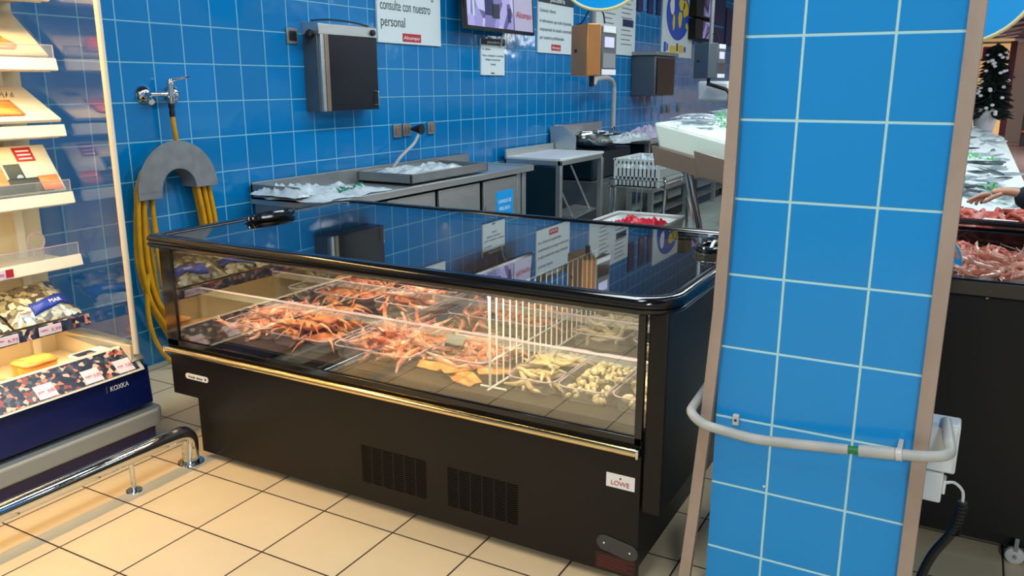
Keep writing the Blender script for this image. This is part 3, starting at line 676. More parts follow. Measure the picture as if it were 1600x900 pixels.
for i, z in enumerate(SH):
    s_ = build('shelf', M().box(-.4, 2.112, 3.27, 3.54, z + .008, z + .022), 'cream', t)
    mt = 'seaprint' if i == 5 else 'creamrail'
    build('price_rail', M().prism([(3.262, z), (3.252, z + .004), (3.262, z + .05), (3.27, z + .05), (3.275, z)], 0, -.4, 2.112), mt, s_, bevel=.0015)
    build('lamp_strip', M().box(-.4, 2.09, 3.275, 3.295, z - .004, z + .006), 'creamrail', s_)
    if i in (1, 2, 3, 4, 5):
        area('shelf_lamp', (1.5, 3.29, z - .008), 1.1, .02, (1, 1.1, 1.1, 1.1, 1.5, 2.8)[i], (1, .72, .38), (1.5, 3.36, z - .4), 2.7)
    if i in (1, 3, 4):
        build('lip', M().box(-.4, 2.105, 3.263, 3.266, z + .05, z + .10), 'acrylic', s_)
        build('lip_edge', M().box(-.4, 2.106, 3.2625, 3.2665, z + .0985, z + .1015).box(2.103, 2.106, 3.2625, 3.2665, z + .05, z + .1), 'acredge', s_)
for (x, z, c_, s1) in ((1.735, 1.352, 'red', '3,99'), (1.79, .808, 'red', '26,90'), (1.70, .545, 'pricetag', '6,95'), (1.88, .545, 'pricetag', '5,99')):
    tg = build('price_label', M().box(x - .06 if c_ == 'red' else x, x + (.022 if c_ == 'red' else .095), 3.246, 3.250, z, z + .036), 'pricetag', t)
    if c_ == 'red': build('red_flag', M().box(x - .008, x + .022, 3.2445, 3.2458, z + .004, z + .036), 'red', tg)
    text('price', s1, (x - .055 if c_ == 'red' else x + .05, 3.2455, z + .010), .018, 'pinkink', tg, '-y', width=.04)
    if c_ != 'red': text('name_line', 'mejillón', (x + .005, 3.2455, z + .018), .010, 'pinkink', tg, '-y')

def pack(name, label, cat, x0, x1, y0, z0, y1, z1, th, mts):
    """slab leaning back: bottom edge at (y0,z0), top edge at (y1,z1)."""
    t = thing(name, label, cat, ((x0 + x1) / 2, y0, z0))
    d = Vector((0, y1 - y0, z1 - z0)); L = d.length; d.normalize(); nrm = Vector((0, -d.z, d.y))
    def P(u, v, h): return Vector((x0 + (x1 - x0) * u, y0, z0)) + d * (L * v) + nrm * h
    def slab(u0, u1, v0, v1, h0, h1): return M().hexa([P(u0, v0, h0), P(u1, v0, h0), P(u1, v1, h0), P(u0, v1, h0)], [P(u0, v0, h1), P(u1, v0, h1), P(u1, v1, h1), P(u0, v1, h1)])
    build('tray' if mts == 'bag' else 'board', slab(0, 1, 0, 1, 0, th), 'card', t, bevel=.004)
    return t, P, slab
# top shelf: salmon pack
t, P, slab = pack('salmon_pack', 'vacuum pack of sliced salmon leaning on the uppermost visible shelf', 'food pack', 1.66, 2.095, 3.285, 1.652, 3.50, 1.825, .012, '')
build('salmon', M().grid(lambda u, v: P(.12 + .60 * u + .04 * math.sin(v * 5), .10 + .50 * v * (1 - .5 * u ** 3), .020 + .006 * math.sin(3.1 * u) * math.sin(3.1 * v)), 10, 8), 'salmon', t, solid=.004)
build('film', M().grid(lambda u, v: P(.01 + .98 * u, .01 + .98 * v, .024 + .008 * noise.noise(Vector((u * 7, v * 7, 1)))), 18, 14), 'film', t)
t, P, slab = pack('salmon_pack', 'cream salmon pack with a small drawing, on the second visible shelf', 'food pack', 1.60, 2.10, 3.262, 1.398, 3.50, 1.525, .016, '')
build('salmon', M().grid(lambda u, v: P(.28 + .46 * u, .12 + .42 * v, .022 + .010 * math.sin(3.1 * u) * math.sin(3.1 * v)), 10, 8), 'salmon', t, solid=.004)
m = M()
for k in range(7): m.tube([P(.70 + .02 * k, .68 + .03 * math.sin(k * 2), .0175), P(.73 + .02 * k, .80 + .03 * math.cos(k * 3), .0175)], .0012, 4)
build('drawing', m, 'ink', t)
t, P, slab = pack('salmon_pack', 'orange and dark green smoked salmon pack on the third visible shelf', 'food pack', 1.55, 2.09, 3.275, 1.118, 3.40, 1.300, .012, '')
build('green_band', slab(.0, .90, .02, .32, .012, .0135), 'darkgreen', t)
build('green_panel', slab(.62, .74, .30, .62, .012, .0135), 'darkgreen', t)
build('salmon_window', slab(.22, .60, .20, .64, .0125, .017), 'salmon', t, bevel=.006)
b_ = build('red_badge', slab(.74, .88, .66, .95, .012, .014), 'red', t)
for k in range(3): build('badge_line', slab(.76, .86, .70 + .08 * k, .73 + .08 * k, .014, .0145), 'whitetext', b_)
build('corner_picture', slab(.83, .98, .03, .34, .0135, .015), 'salmon', t, bevel=.002)
build('seal', M().lathe([(.001, 0), (.013, 0), (.013, .002), (.001, .002)], P(.70, .33, .014), 1, 16), 'whitetext', t)
# loop holder on the fourth shelf
t = thing('loop_holder', 'clear round loop holder standing on the nearly empty shelf', 'holder', (2.01, 3.40, .822))
build('loop', M().tube([(2.01 + .036 * math.sin(a), 3.40, .905 - .036 * math.cos(a)) for a in [.45 + (2 * PI - .9) * k / 26 for k in range(27)]], .0042, 8), 'acredge', t)
build('stem', M().rod((1.995, 3.40, .822), (1.995, 3.40, .874), .0035, 6).rod((2.025, 3.40, .822), (2.025, 3.40, .874), .0035, 6), 'acredge', t)
# clam bags on the fifth
for i, (x0, x1, lb) in enumerate(((1.80, 2.09, 'bag of clams with a blue label, at the clear end panel'), (1.50, 1.79, 'bag of dark clams cut off by the picture edge'))):
    t = thing('clam_bag', lb, 'bag of clams', ((x0 + x1) / 2, 3.28, .59))
    def surf(u, v, off=0, x0=x0, x1=x1, i=i):
        e = min(1, 5 * min(u, 1 - u, v, 1 - v)); n_ = noise.noise(Vector((u * 5 + i * 7, v * 5, 0)))
        return (x0 + (x1 - x0) * u + .01 * n_, 3.275 + .20 * v, .592 + .115 * v + (.035 + .018 * n_) * e + off)
    build('shells', M().grid(lambda u, v: surf(u, v), 20, 14), 'clambag', t)
    build('net', M().grid(lambda u, v: surf(u, v, .004), 20, 14), 'film', t)
    lb_ = build('label_band', M().grid(lambda u, v: surf(.35 + .62 * u, .08 + .22 * v + .14 * u, .007), 14, 5), 'netblue', t, solid=.001)
    q = surf(.62, .24, .012); text('lettering', 'MAR', (q[0], q[1] - .012, q[2] - .006), .026, 'whitetext', lb_, rot=Matrix(((1, 0, 0), (.0, .75, -.66), (0, .66, .75))))
for i in range(2):
    x1 = 1.49 - .3 * i; x0 = x1 - .28
    t = thing('clam_bag', ('bag of clams seen only mirrored in the case glass, beside the cut-off bag', 'bag of clams seen only mirrored in the case glass, furthest from the end panel')[i], 'bag of clams', ((x0 + x1) / 2, 3.28, .59))
    build('shells', M().grid(lambda u, v: surf(u, v, 0, x0, x1, i + 2), 20, 14), 'clambag', t)
    build('label_band', M().grid(lambda u, v: surf(.35 + .62 * u, .08 + .22 * v + .14 * u, .007, x0, x1, i + 2), 14, 5), 'netblue', t, solid=.001)
# orange packages in the tub
t = thing('seafood_tub', 'orange lidded package lying in the refrigerator bottom', 'food package', (1.86, 3.3, .30))
build('body', M().prism(rrect(1.79, 1.935, 3.22, 3.34, (.03,) * 4, 5), 2, .385, .438), 'orangebox', t, bevel=.006)
build('lid', M().prism(rrect(1.785, 1.94, 3.215, 3.345, (.032,) * 4, 5), 2, .438, .447), 'smoked', t, bevel=.003)
build('inner_deck', M().box(1.70, 2.108, 3.115, 3.50, .216, .384), 'cream', fr)
t = thing('seafood_tub', 'orange package half hidden behind the printed strip', 'food package', (1.72, 3.25, .30))
build('body', M().prism(rrect(1.60, 1.755, 3.18, 3.32, (.03,) * 4, 5), 2, .335, .385), 'orangebox', t, bevel=.006)
build('lid', M().prism(rrect(1.595, 1.76, 3.175, 3.325, (.032,) * 4, 5), 2, .385, .393), 'smoked', t, bevel=.003)
build('inner_deck', M().box(1.50, 1.69, 3.14, 3.50, .216, .334), 'cream', fr)

t = thing('seafood_pack', 'flat pale package lying beside the orange one in the refrigerator bottom', 'food package', (2.02, 3.17, .385))
build('tray', M().prism(rrect(1.95, 2.105, 3.115, 3.20, (.015,) * 4, 4), 2, .386, .452), 'paper', t, bevel=.005)
build('film_label', M().box(1.96, 2.04, 3.13, 3.18, .452, .4535), 'seaprint', t)

# chrome floor rail in front of the refrigerator
t = thing('guard_rail', 'thick chrome floor rail bending down in front of the blue refrigerator', 'guard rail', (1.5, 2.72, 0))
build('tube', M().tube(round_path([(-.4, 2.72, .148), (2.140, 2.72, .148), (2.140, 2.735, .0)], .115, 12), .0335, 22), 'chrome', t, ang=60)
build('sleeve', M().rod((2.140, 2.733, .002), (2.140, 2.731, .045), .0345, 22), 'chrome', t)
build('floor_flange', M().lathe([(.0, 0), (.055, 0), (.052, .004), (.0, .004)], (2.140, 2.733, 0), 2, 24), 'chrome', t)
build('joint_ring', M().rod((1.81, 2.72, .148), (1.816, 2.72, .148), .0322, 22), 'steel_d', t)
for x in (1.855, .6):
    ps = build('post', M().rod((x, 2.72, 0), (x, 2.72, .125), .0095, 14), 'chrome', t)
    build('floor_flange', M().lathe([(0, 0), (.032, 0), (.030, .004), (0, .004)], (x, 2.72, 0), 2, 20), 'chrome', ps)

# ================================================================ HOSE AND TAP ON THE WALL
t = thing('wall_tap', 'chrome wall tap with two round wall plates above the hose holder', 'tap', (3.1, 3.9, 1.42))
for x in (3.005, 3.185): build('wall_plate', M().lathe([(.052, 0), (.050, -.010), (.030, -.030), (.020, -.034), (0, -.034)], (x, YW, 1.493), 1, 24), 'chrome', t)
build('body', M().tube([(3.005, 3.875, 1.493), (3.005, 3.86, 1.496), (3.06, 3.855, 1.496), (3.135, 3.855, 1.496), (3.185, 3.87, 1.493)], .014, 12), 'chrome', t)
build('valve', M().lathe([(.0, 1.445), (.018, 1.445), (.022, 1.47), (.024, 1.50), (.018, 1.53), (.022, 1.55), (.014, 1.575), (0, 1.58)], (3.125, 3.85, 0), 2, 18), 'chrome', t)
build('lever', M().tube([(3.125, 3.85, 1.565), (3.16, 3.80, 1.578), (3.19, 3.765, 1.590)], [.009, .006, .004], 8), 'chrome', t)
build('drain_nozzle', M().rod((3.005, 3.878, 1.478), (2.995, 3.845, 1.455), .016, 12), 'chrome', t)
build('hose_connector', M().lathe([(0, 1.375), (.014, 1.375), (.016, 1.40), (.013, 1.41), (.017, 1.43), (.015, 1.452), (0, 1.452)], (3.122, 3.85, 0), 2, 14), 'rubber', t)
t = thing('hose_holder', 'grey half-round sheet metal hose holder fixed to the blue wall', 'hose holder', (3.09, 3.88, .98))
def ring(r0, r1, y0, y1, cx=3.085, cz=.985):
    n = 30; A = [PI * k / n for k in range(n + 1)]; m = M()
    P = lambda r, a, y: (cx + r * math.cos(a), y, cz + r * math.sin(a))
    for a, b in zip(A, A[1:]):
        m.hexa([P(r1, a, y0), P(r1, b, y0), P(r0, b, y0), P(r0, a, y0)], [P(r1, a, y1), P(r1, b, y1), P(r0, b, y1), P(r0, a, y1)])
    return m
build('face_plate', ring(.118, .265, 3.798, 3.802).box(2.820, 2.967, 3.798, 3.802, .950, .986), 'concrete', t, ang=60)
build('inner_drum', ring(.114, .119, 3.798, 3.918), 'concrete', t, ang=60)
build('back_plate', ring(.118, .15, 3.914, 3.919), 'concrete', t, ang=60)
t = thing('garden_hose', 'yellow hose hanging in loops from the grey holder', 'hose', (3.1, 3.8, 0))
rr = random.Random(3)
build('feed', M().tube(smooth_path([(3.122, 3.85, 1.385), (3.124, 3.85, 1.33), (3.13, 3.85, 1.27), (3.14, 3.86, 1.20)], 8), .0135, 10), 'hose', t)
for k in range(8):
    xl = 2.838 + .0155 * k + rr.uniform(-.004, .004); xr = 3.222 + .016 * k + rr.uniform(-.004, .004); y = 3.822 + .011 * ((k * 3) % 8)
    zb = (.10, .03, .16, .22, .07, .12, .30, .20)[k]; xm = (2.97, 3.02, 3.05, 3.10, 3.10, 3.14, 3.16, 3.2)[k]; o_ = (.035, .05, .02, .03, .045, -.01, .005, -.02)[k]
    loop = smooth_path([(xl, y, .985), (xl - o_ * .6, y, .80), (xl - o_, y - .012, .60), (xl - o_ * .5 + .01, y - .02, .40), (xl + .06, y - .03, .20 + zb * .5), (xm, y - .03, zb), (xr - .04, y - .03, .20 + zb * .5), (xr + .0, y - .012, .42), (xr + .035, y, .70), (xr, y, .985), (xr - .03, y, 1.09), (3.085, y, 1.15 + .008 * k), (xl + .05, y, 1.09)], 7)
    build('loop', M().tube(loop, .0128, 8, True), 'hose', t)
build('floor_run', M().tube(smooth_path([(2.84, 3.82, .55), (2.80, 3.80, .36), (2.82, 3.79, .18), (2.90, 3.77, .04), (2.96, 3.62, .014), (2.86, 3.35, .014), (2.82, 3.10, .014), (2.95, 2.98, .014), (3.3, 2.99, .014)], 8), .0128, 8), 'hose', t)

# ================================================================ WALL CABINET, SIGNS, SCREENS
t = thing('wall_cabinet', 'steel wall cabinet with a dark smoked door, hung on the blue tiles', 'cabinet', (4.55, 3.85, 1.37))
build('body', M().box(4.255, 4.85, 3.80, YW, 1.372, 1.905), 'grey_steel', t, bevel=.003)
build('top_panel', M().prism([(3.775, 1.865), (3.775, 1.930), (3.785, 1.936), (YW, 1.948), (YW, 1.865)], 0, 4.25, 4.853), 'steel', t, bevel=.002)
dr = build('door', M().box(4.335, 4.85, 3.776, 3.80, 1.374, 1.863), 'screen_off', t, bevel=.002)
build('door_stile', M().box(4.268, 4.300, 3.778, 3.80, 1.372, 1.865), 'steel', t, bevel=.002)
build('door_stile', M().box(4.302, 4.338, 3.772, 3.79, 1.372, 1.865), 'brownsteel', t, bevel=.002)
build('handle', M().tube(round_path([(4.822, 3.776, 1.405), (4.822, 3.755, 1.405), (4.822, 3.755, 1.50), (4.822, 3.776, 1.50)], .012), .004, 8), 'chrome', dr)
build('knob', M().lathe([(.022, 0), (.020, -.018), (0, -.02)], (4.80, 3.775, 1.897), 1, 18), 'rubber', t)
build('side_lever', M().tube(smooth_path([(4.255, 3.84, 1.86), (4.21, 3.82, 1.87), (4.17, 3.80, 1.845)]), .022, 10), 'rubber', t)
build('cable', M().tube(smooth_path([(4.27, 3.85, 1.95), (4.4, 3.82, 1.962), (4.62, 3.80, 1.958), (4.78, 3.79, 1.94)]), .006, 6), 'rubber', t)
t = thing('wall_socket', 'steel socket plate beside the wall cabinet with the black lever', 'socket', (4.16, 3.91, 1.81))
build('plate', M().box(4.10, 4.20, 3.905, YW, 1.80, 1.90), 'steel_d', t, bevel=.004)
build('insert', M().box(4.12, 4.18, 3.898, 3.906, 1.82, 1.88), 'rubber', t, bevel=.003)

def sign(label, x0, x1, z0, z1, header=0):
    t = thing('wall_sign', label, 'sign', ((x0 + x1) / 2, 3.905, z0))
    build('panel', M().box(x0, x1, 3.902, 3.918, z0, z1), 'paper', t, bevel=.001)
    if header: build('header', M().box(x0, x1, 3.899, 3.9025, z1 - header, z1), 'head', t)
    return t
def logo(t, x0, x1, z0, z1, y=3.900):
    b = build('logo', M().box(x0, x1, y - .001, y + .002, z0, z1), 'red', t)
    text('lettering', 'Alcampo', (x0 + .012, y - .0016, z0 + (z1 - z0) * .28), (z1 - z0) * .62, 'whitetext', b, '-y', width=(x1 - x0) * .86)
t = sign('large white sign hanging right of the wall cabinet, red logo below', 5.03, 5.86, 1.848, 2.48)
for s_, x, z, wd in (('Para cualquier encargo', 5.075, 2.205, .72), ('consulte con nuestro', 5.065, 2.085, .645), ('personal', 5.065, 1.968, .30)):
    text('lettering', s_, (x, 3.901, z), .105, 'ink', t, '-y', width=wd)
logo(t, 5.335, 5.575, 1.865, 1.925)
t = sign('small white notice with dark heading under the television', 6.50, 6.92, 1.627, 1.945, .055)
text('heading', 'pescadería', (6.60, 3.898, 1.905), .035, 'whitetext', t, '-y', width=.22)
for s_, x, z, wd in (('Sr. cliente:', 6.52, 1.845, .14), ('Para cualquier consulta', 6.52, 1.79, .38), ('diríjase al personal', 6.57, 1.755, .26), ('Gracias', 6.66, 1.715, .09), ('Alcampo', 6.67, 1.638, .06)):
    text('lettering', s_, (x, 3.901, z), .026, 'ink', t, '-y', width=wd)
t = sign('tall white notice with dark green heading right of the television', 7.60, 8.43, 1.856, 2.43, .09)
text('heading', 'pescadería', (7.86, 3.898, 2.36), .07, 'whitetext', t, '-y', width=.34)
for s_, z, wd in (('Estimado cliente:', 2.25, .36), ('le informamos que todo el pescado', 2.15, .74), ('empaquetado ha estado conservado', 2.07, .76), ('por nuestros profesionales', 1.99, .56)):
    text('lettering', s_, (7.635, 3.901, z), .05, 'ink', t, '-y', width=wd)
logo(t, 7.90, 8.12, 1.885, 1.945)
t = sign('wide white poster with small print behind the hanging scale', 9.0, 10.30, 1.895, 2.62)
for k in range(9):
    build('print_line', M().box(9.30, 9.62 - .05 * (k % 3), 3.900, 3.902, 2.02 + k * .055, 2.032 + k * .055), 'steel_d', t)
    build('print_line', M().box(9.82, 10.18 - .06 * (k % 2), 3.900, 3.902, 2.02 + k * .055 + (.09 if k > 3 else 0), 2.032 + k * .055 + (.09 if k > 3 else 0)), 'steel_d', t)
build('navy_block', M().box(9.86, 10.22, 3.899, 3.902, 2.235, 2.32), 'navyp', t)
# world map poster
t = thing('world_map_poster', 'poster of an oval blue world map with yellow land', 'poster', (12.0, 3.91, 1.9))
build('panel', M().box(11.33, 12.72, 3.902, 3.916, 1.925, 2.95), 'paper', t)
build('map', M().prism([(12.0 + .52 * math.cos(a), 2.52 + .36 * math.sin(a)) for a in [2 * PI * k / 36 for k in range(36)]], 1, 3.897, 3.902), 'mapsea', t)
def blob(cx, cz, rx, rz, sd): return M().prism([(cx + rx * (1 + .35 * noise.noise(Vector((math.cos(a) * 1.5, math.sin(a) * 1.5, sd)))) * math.cos(a), cz + rz * (1 + .35 * noise.noise(Vector((math.cos(a) * 1.5, math.sin(a) * 1.5, sd + 5)))) * math.sin(a)) for a in [2 * PI * k / 20 for k in range(20)]], 1, 3.894, 3.897)
for i, (cx, cz, rx, rz) in enumerate(((11.72, 2.62, .10, .12), (11.80, 2.40, .055, .10), (12.08, 2.46, .085, .12), (12.14, 2.66, .14, .08), (12.32, 2.60, .12, .12), (12.40, 2.38, .06, .04))): build('land', blob(cx, cz, rx, rz, i), 'mapland' if i != 0 else 'whitetext', t)
for i, (a, b, c_) in enumerate(((11.42, 11.52, 'mapsea'), (11.55, 11.60, 'mapsea'), (11.68, 11.95, 'mapland'), (11.98, 12.04, 'navyp'), (12.07, 12.30, 'mapland'), (12.33, 12.42, 'mapsea'))):
    build('picture', M().box(a, b, 3.898, 3.902, 1.99 + .02 * (i % 2), 2.12 - .02 * (i % 3)), c_, t)
# television on a wall arm
t = thing('television', 'flat television on the blue wall showing a pale violet picture', 'television', (6.6, 3.75, 1.98))
def tvp(x, z, d): return (x, 3.735 + .10 * (x - 5.99) / 1.2 * 0 + d + (z - 2.0) * .06, z)
def tvbox(x0, x1, z0, z1, d0, d1): return M().hexa([tvp(x0, z0, d0), tvp(x1, z0, d0), tvp(x1, z1, d0), tvp(x0, z1, d0)], [tvp(x0, z0, d1), tvp(x1, z0, d1), tvp(x1, z1, d1), tvp(x0, z1, d1)])
build('bezel', tvbox(5.98, 7.20, 1.990, 2.69, 0, .04), 'black_gloss', t, bevel=.003)
sc_ = build('screen', tvbox(6.015, 6.80, 2.022, 2.66, -.002, .001), 'tv_pic', t)
for (a, b, c_, d, mt) in ((6.30, 6.45, 2.12, 2.40, 'navyp'), (6.36, 6.42, 2.36, 2.50, 'ink'), (6.42, 6.55, 2.10, 2.22, 'ink'), (6.10, 6.13, 2.1, 2.3, 'paper'), (6.70, 6.75, 2.08, 2.2, 'navyp')):
    build('picture_patch', tvbox(a, b, c_, d, -.003, -.001), mt, sc_)
sd = build('side_strip', tvbox(6.815, 7.17, 2.02, 2.66, -.002, .001), 'tv_side', t)
text('lettering', 'Alcampo', (6.84, 3.731, 2.135), .075, 'red', sd, '-y', width=.30)
build('wall_arm', M().rod((6.6, 3.77, 2.3), (6.6, YW, 2.3), .03).box(6.5, 6.7, 3.90, YW, 2.2, 2.4), 'steel_d', t)
build('cable', M().tube(smooth_path([(6.75, 3.80, 2.0), (6.80, 3.86, 1.95), (6.83, 3.89, 1.88), (6.9, 3.9, 1.95)]), .006, 6), 'castor', t)
t = thing('monitor', 'dark stack of screens on the wall beyond the world map', 'monitor', (12.95, 3.8, 2.2))
for z0, z1 in ((2.20, 2.50), (2.52, 2.95)):
    fr_ = build('housing', M().box(12.50, 13.42, 3.78, 3.90, z0, z1), 'black', t, bevel=.01)
    build('screen', M().box(12.85, 13.38, 3.775, 3.781, z0 + .03, z1 - .03), 'tv_pic', fr_)
t = thing('framed_print', 'dark blue framed picture panels high on the wall by the column', 'poster', (14.2, 3.9, 2.2))
for x0, x1, z0, z1 in ((13.7, 14.5, 2.1, 2.45), (13.7, 14.5, 2.5, 2.95), (14.6, 15.5, 2.2, 2.8)):
    build('panel', M().box(x0, x1, 3.89, 3.915, z0, z1), 'navyp', t); 
t = thing('framed_print', 'dark blue panels above and left of the world map', 'poster', (10.7, 3.9, 2.5))
for x0, x1 in ((10.35, 10.55), (10.75, 10.95), (11.1, 11.25)): build('panel', M().box(x0, x1, 3.90, 3.916, 2.45, 2.85), 'navyp', t)

def socket(x, z, label, s=.08, grp=None):
    t = thing('wall_socket', label, 'socket', (x, 3.91, z - s / 2), grp)
    build('plate', M().box(x - s / 2, x + s / 2, 3.900, YW, z - s / 2, z + s / 2), 'steel_d', t, bevel=.004)
    build('insert', M().box(x - s * .28, x + s * .28, 3.893, 3.901, z - s * .3, z + s * .3), 'brownsteel', t, bevel=.003)
    return t
socket(5.235, 1.195, 'socket plate at the left of the plugged socket over the steel bench', .10)
s_ = socket(5.36, 1.20, 'socket plate with a black plug over the steel bench', .10)
build('plug', M().lathe([(0, 0), (.012, 0), (.04, -.09), (.04, -.10), (0, -.10)][::-1], (5.40, 3.89, 1.205), 1, 14), 'rubber', s_)
socket(5.70, 1.20, 'single socket plate over the raised steel tray', .10)
tag(build('plug_cable', M().tube(smooth_path([(5.40, 3.82, 1.18), (5.30, 3.80, 1.10), (5.14, 3.80, 1.02), (5.07, 3.82, .95), (5.05, 3.84, .90)], 8), .012, 8), 'pipe_grey'), 'pale grey cable curving from the plug down to the bench', 'cable')
for x, lb in ((11.55, 'first'), (11.78, 'second'), (12.25, 'third')): socket(x, 1.20, 'small %s socket plate under the dark wall box beyond the sink' % lb, .12)

# dark wall box (insect trap style)
t = thing('wall_box', 'narrow dark grey wall box with a steel rim beneath the map posters', 'wall box', (10.6, 3.75, 1.4))
build('body', M().box(10.25, 11.05, 3.60, YW, 1.40, 1.90), 'grey_steel', t, bevel=.01)
build('door', M().box(10.30, 10.98, 3.585, 3.602, 1.42, 1.87), 'screen_off', t, bevel=.004)
build('rim', M().box(10.2, 11.08, 3.57, YW, 1.90, 1.945), 'steel_d', t, bevel=.004)

# ================================================================ PREP AREA
t = thing('prep_bench', 'long steel preparation bench with upstand and closed cupboard front', 'bench', (5.0, 3.6, 0))
build('worktop', M().box(3.69, 6.40, 3.30, 3.90, .845, .852).box(3.69, 6.40, 3.30, 3.335, .82, .868).box(6.365, 6.40, 3.30, 3.90, .82, .868).box(3.69, 3.72, 3.30, 3.90, .82, .868), 'steel', t, bevel=.003)
build('upstand', M().box(3.69, 6.24, 3.88, 3.90, .852, .955).box(3.69, 3.705, 3.5, 3.9, .85, .945), 'steel_d', t, bevel=.003)
build('end_panel', M().box(3.70, 3.715, 3.34, 3.88, .05, .82), 'steel_d', t)
build('carcass', M().box(3.72, 6.10, 3.36, 3.88, .10, .82), 'dark', t)
for x0, x1 in ((3.75, 4.30), (4.32, 4.88), (4.93, 5.50), (5.56, 6.10)):
    d_ = build('door', M().box(x0, x1, 3.325, 3.345, .12, .80), 'steel', t, bevel=.002)
    build('handle', M().box(x0 + .01, x0 + .022, 3.318, 3.326, .35, .60), 'steel_d', d_)
build('leg', M().box(6.12, 6.18, 3.33, 3.36, 0, .82), 'steel', t, bevel=.003); build('leg', M().box(6.22, 6.28, 3.33, 3.37, 0, .82), 'steel', t, bevel=.003)
build('leg', M().box(3.70, 3.74, 3.32, 3.36, 0, .82), 'steel', t, bevel=.003)
t = thing('blue_sticker', 'blue sign with white lettering stuck on the steel bench door', 'sticker', (5.9, 3.32, .46))
build('panel', M().box(5.755, 6.03, 3.321, 3.324, .46, .70), 'signblue', t)
text('lettering', 'LAVADO DE', (5.785, 3.3203, .60), .04, 'whitetext', t, '-y', width=.21); text('lettering', 'PESCADO', (5.80, 3.3203, .54), .04, 'whitetext', t, '-y', width=.17)
t = thing('steel_tray', 'raised shallow steel tray on the bench holding a crumpled clear bag', 'tray', (5.0, 3.6, .86))
m = M().box(4.70, 5.75, 3.40, 3.415, .868, .935).box(4.70, 5.75, 3.86, 3.875, .868, .935).box(4.70, 4.715, 3.40, 3.87, .868, .935).box(5.735, 5.75, 3.40, 3.87, .868, .935).box(4.70, 5.75, 3.40, 3.87, .868, .876)
build('tray_body', m, 'steel_d', t, bevel=.003)
tag(build('plastic_bag', crumple(4.72, 5.62, 3.42, 3.85, .905, .05, 2, 30, 18), 'bagp', ang=80), 'crumpled white plastic bag lying in the raised steel tray', 'plastic bag')
pb = thing('paper_bag', 'flat white paper bags with green print over the bench end', 'paper bag', (4.0, 3.5, .87))
sh_ = crumple(3.64, 4.38, 3.31, 3.80, .872, .040, 5, 30, 20)
build('sheets', sh_, 'bagp', pb, ang=80)
build('sheets', crumple(3.62, 3.98, 3.45, 3.84, .892, .062, 9, 16, 12), 'bagp', pb, ang=80)
def on_sheet(x, y):
    p = min(sh_.v, key=lambda q: (q.x - x) ** 2 + (q.y - y) ** 2); return (x, y, p.z + .004)
m = M(); r2 = random.Random(4)
for k in range(20):
    x, y = 4.0 + .011 * k, 3.46 + r2.uniform(-.03, .03)
    m.tube([on_sheet(x, y - .02), on_sheet(x + r2.uniform(-.02, .02), y), on_sheet(x + .02, y + r2.uniform(0, .03))], .0045, 4)
build('green_print', m, 'green_ink', pb)

t = thing('work_table', 'small steel table with a white board top and hinged lower tray', 'table', (7.35, 3.55, 0))
build('board', M().box(6.84, 7.86, 3.27, 3.84, .862, .885), 'white', t, bevel=.004)
build('top_frame', M().box(6.84, 7.86, 3.27, 3.30, .82, .862).box(6.84, 6.87, 3.27, 3.86, .82, .862).box(7.83, 7.86, 3.27, 3.86, .82, .862).box(6.84, 7.86, 3.84, 3.86, .82, .95), 'steel', t, bevel=.002)
for x in (6.84, 7.81):
    for y in (3.27, 3.81): build('leg', M().box(x, x + .05, y, y + .05, 0, .82), 'steel', t, bevel=.003)
build('side_panel', M().box(6.855, 6.862, 3.32, 3.81, .25, .80), 'tealdark', t)
build('brace', M().rod((7.15, 3.31, .80), (7.72, 3.35, .30), .010).rod((6.90, 3.31, .62), (7.30, 3.35, .28), .010), 'steel', t)
build('hinged_tray', M().hexa([(7.25, 3.31, .27), (7.78, 3.31, .30), (7.78, 3.55, .32), (7.25, 3.55, .29)], [(7.25, 3.31, .285), (7.78, 3.31, .315), (7.78, 3.55, .335), (7.25, 3.55, .305)]), 'steel', t)
build('lower_rail', M().box(6.86, 7.83, 3.82, 3.85, .12, .15).box(6.85, 6.88, 3.30, 3.84, .12, .15), 'steel', t)

t = thing('hand_basin', 'rounded steel hand basin on the wall with a curved back', 'basin', (8.5, 3.65, .0))
m = M(); nn = 24
prf = [(.50, .27, 1.02), (.52, .29, 1.03), (.50, .28, 1.0), (.44, .24, .93), (.28, .15, .88), (.02, .02, .87)]
m.add([(8.45 + a * math.cos(2 * PI * k / nn), 3.62 + b * math.sin(2 * PI * k / nn), z) for a, b, z in prf for k in range(nn)],
      [(i * nn + k, i * nn + (k + 1) % nn, (i + 1) * nn + (k + 1) % nn, (i + 1) * nn + k) for i in range(len(prf) - 1) for k in range(nn)])
build('bowl', m, 'chrome', t, solid=.006)
build('back_plate', M().prism([(7.88, .80), (7.88, 1.06), (7.98, 1.13), (8.2, 1.12), (9.25, 1.12), (9.25, .80)], 1, 3.885, 3.90), 'steel', t, bevel=.004)
build('side_plate', M().prism([(3.60, .80), (3.60, 1.02), (3.75, 1.12), (3.90, 1.12), (3.90, .80)], 0, 7.88, 7.90), 'steel', t, bevel=.003)
build('pedestal', M().box(8.0, 9.1, 3.45, 3.85, .56, .86), 'tealdark', t, bevel=.02)
build('cupboard', M().box(7.95, 8.75, 3.30, 3.85, .0, .55), 'steel_d', t, bevel=.004)
t = thing('gooseneck_tap', 'tall grey gooseneck tap rising beside the hand basin', 'tap', (9.2, 3.72, .95))
build('pipe', M().tube(round_path([(9.24, 3.74, .90), (9.24, 3.74, 1.57), (8.95, 3.70, 1.62), (8.50, 3.66, 1.60), (8.46, 3.66, 1.54)], .14, 8), .028, 12), 'pipe_grey', t)
build('base', M().lathe([(.05, 0), (.05, .04), (.03, .06), (.03, .16)], (9.24, 3.74, .90), 2, 16), 'chrome', t)
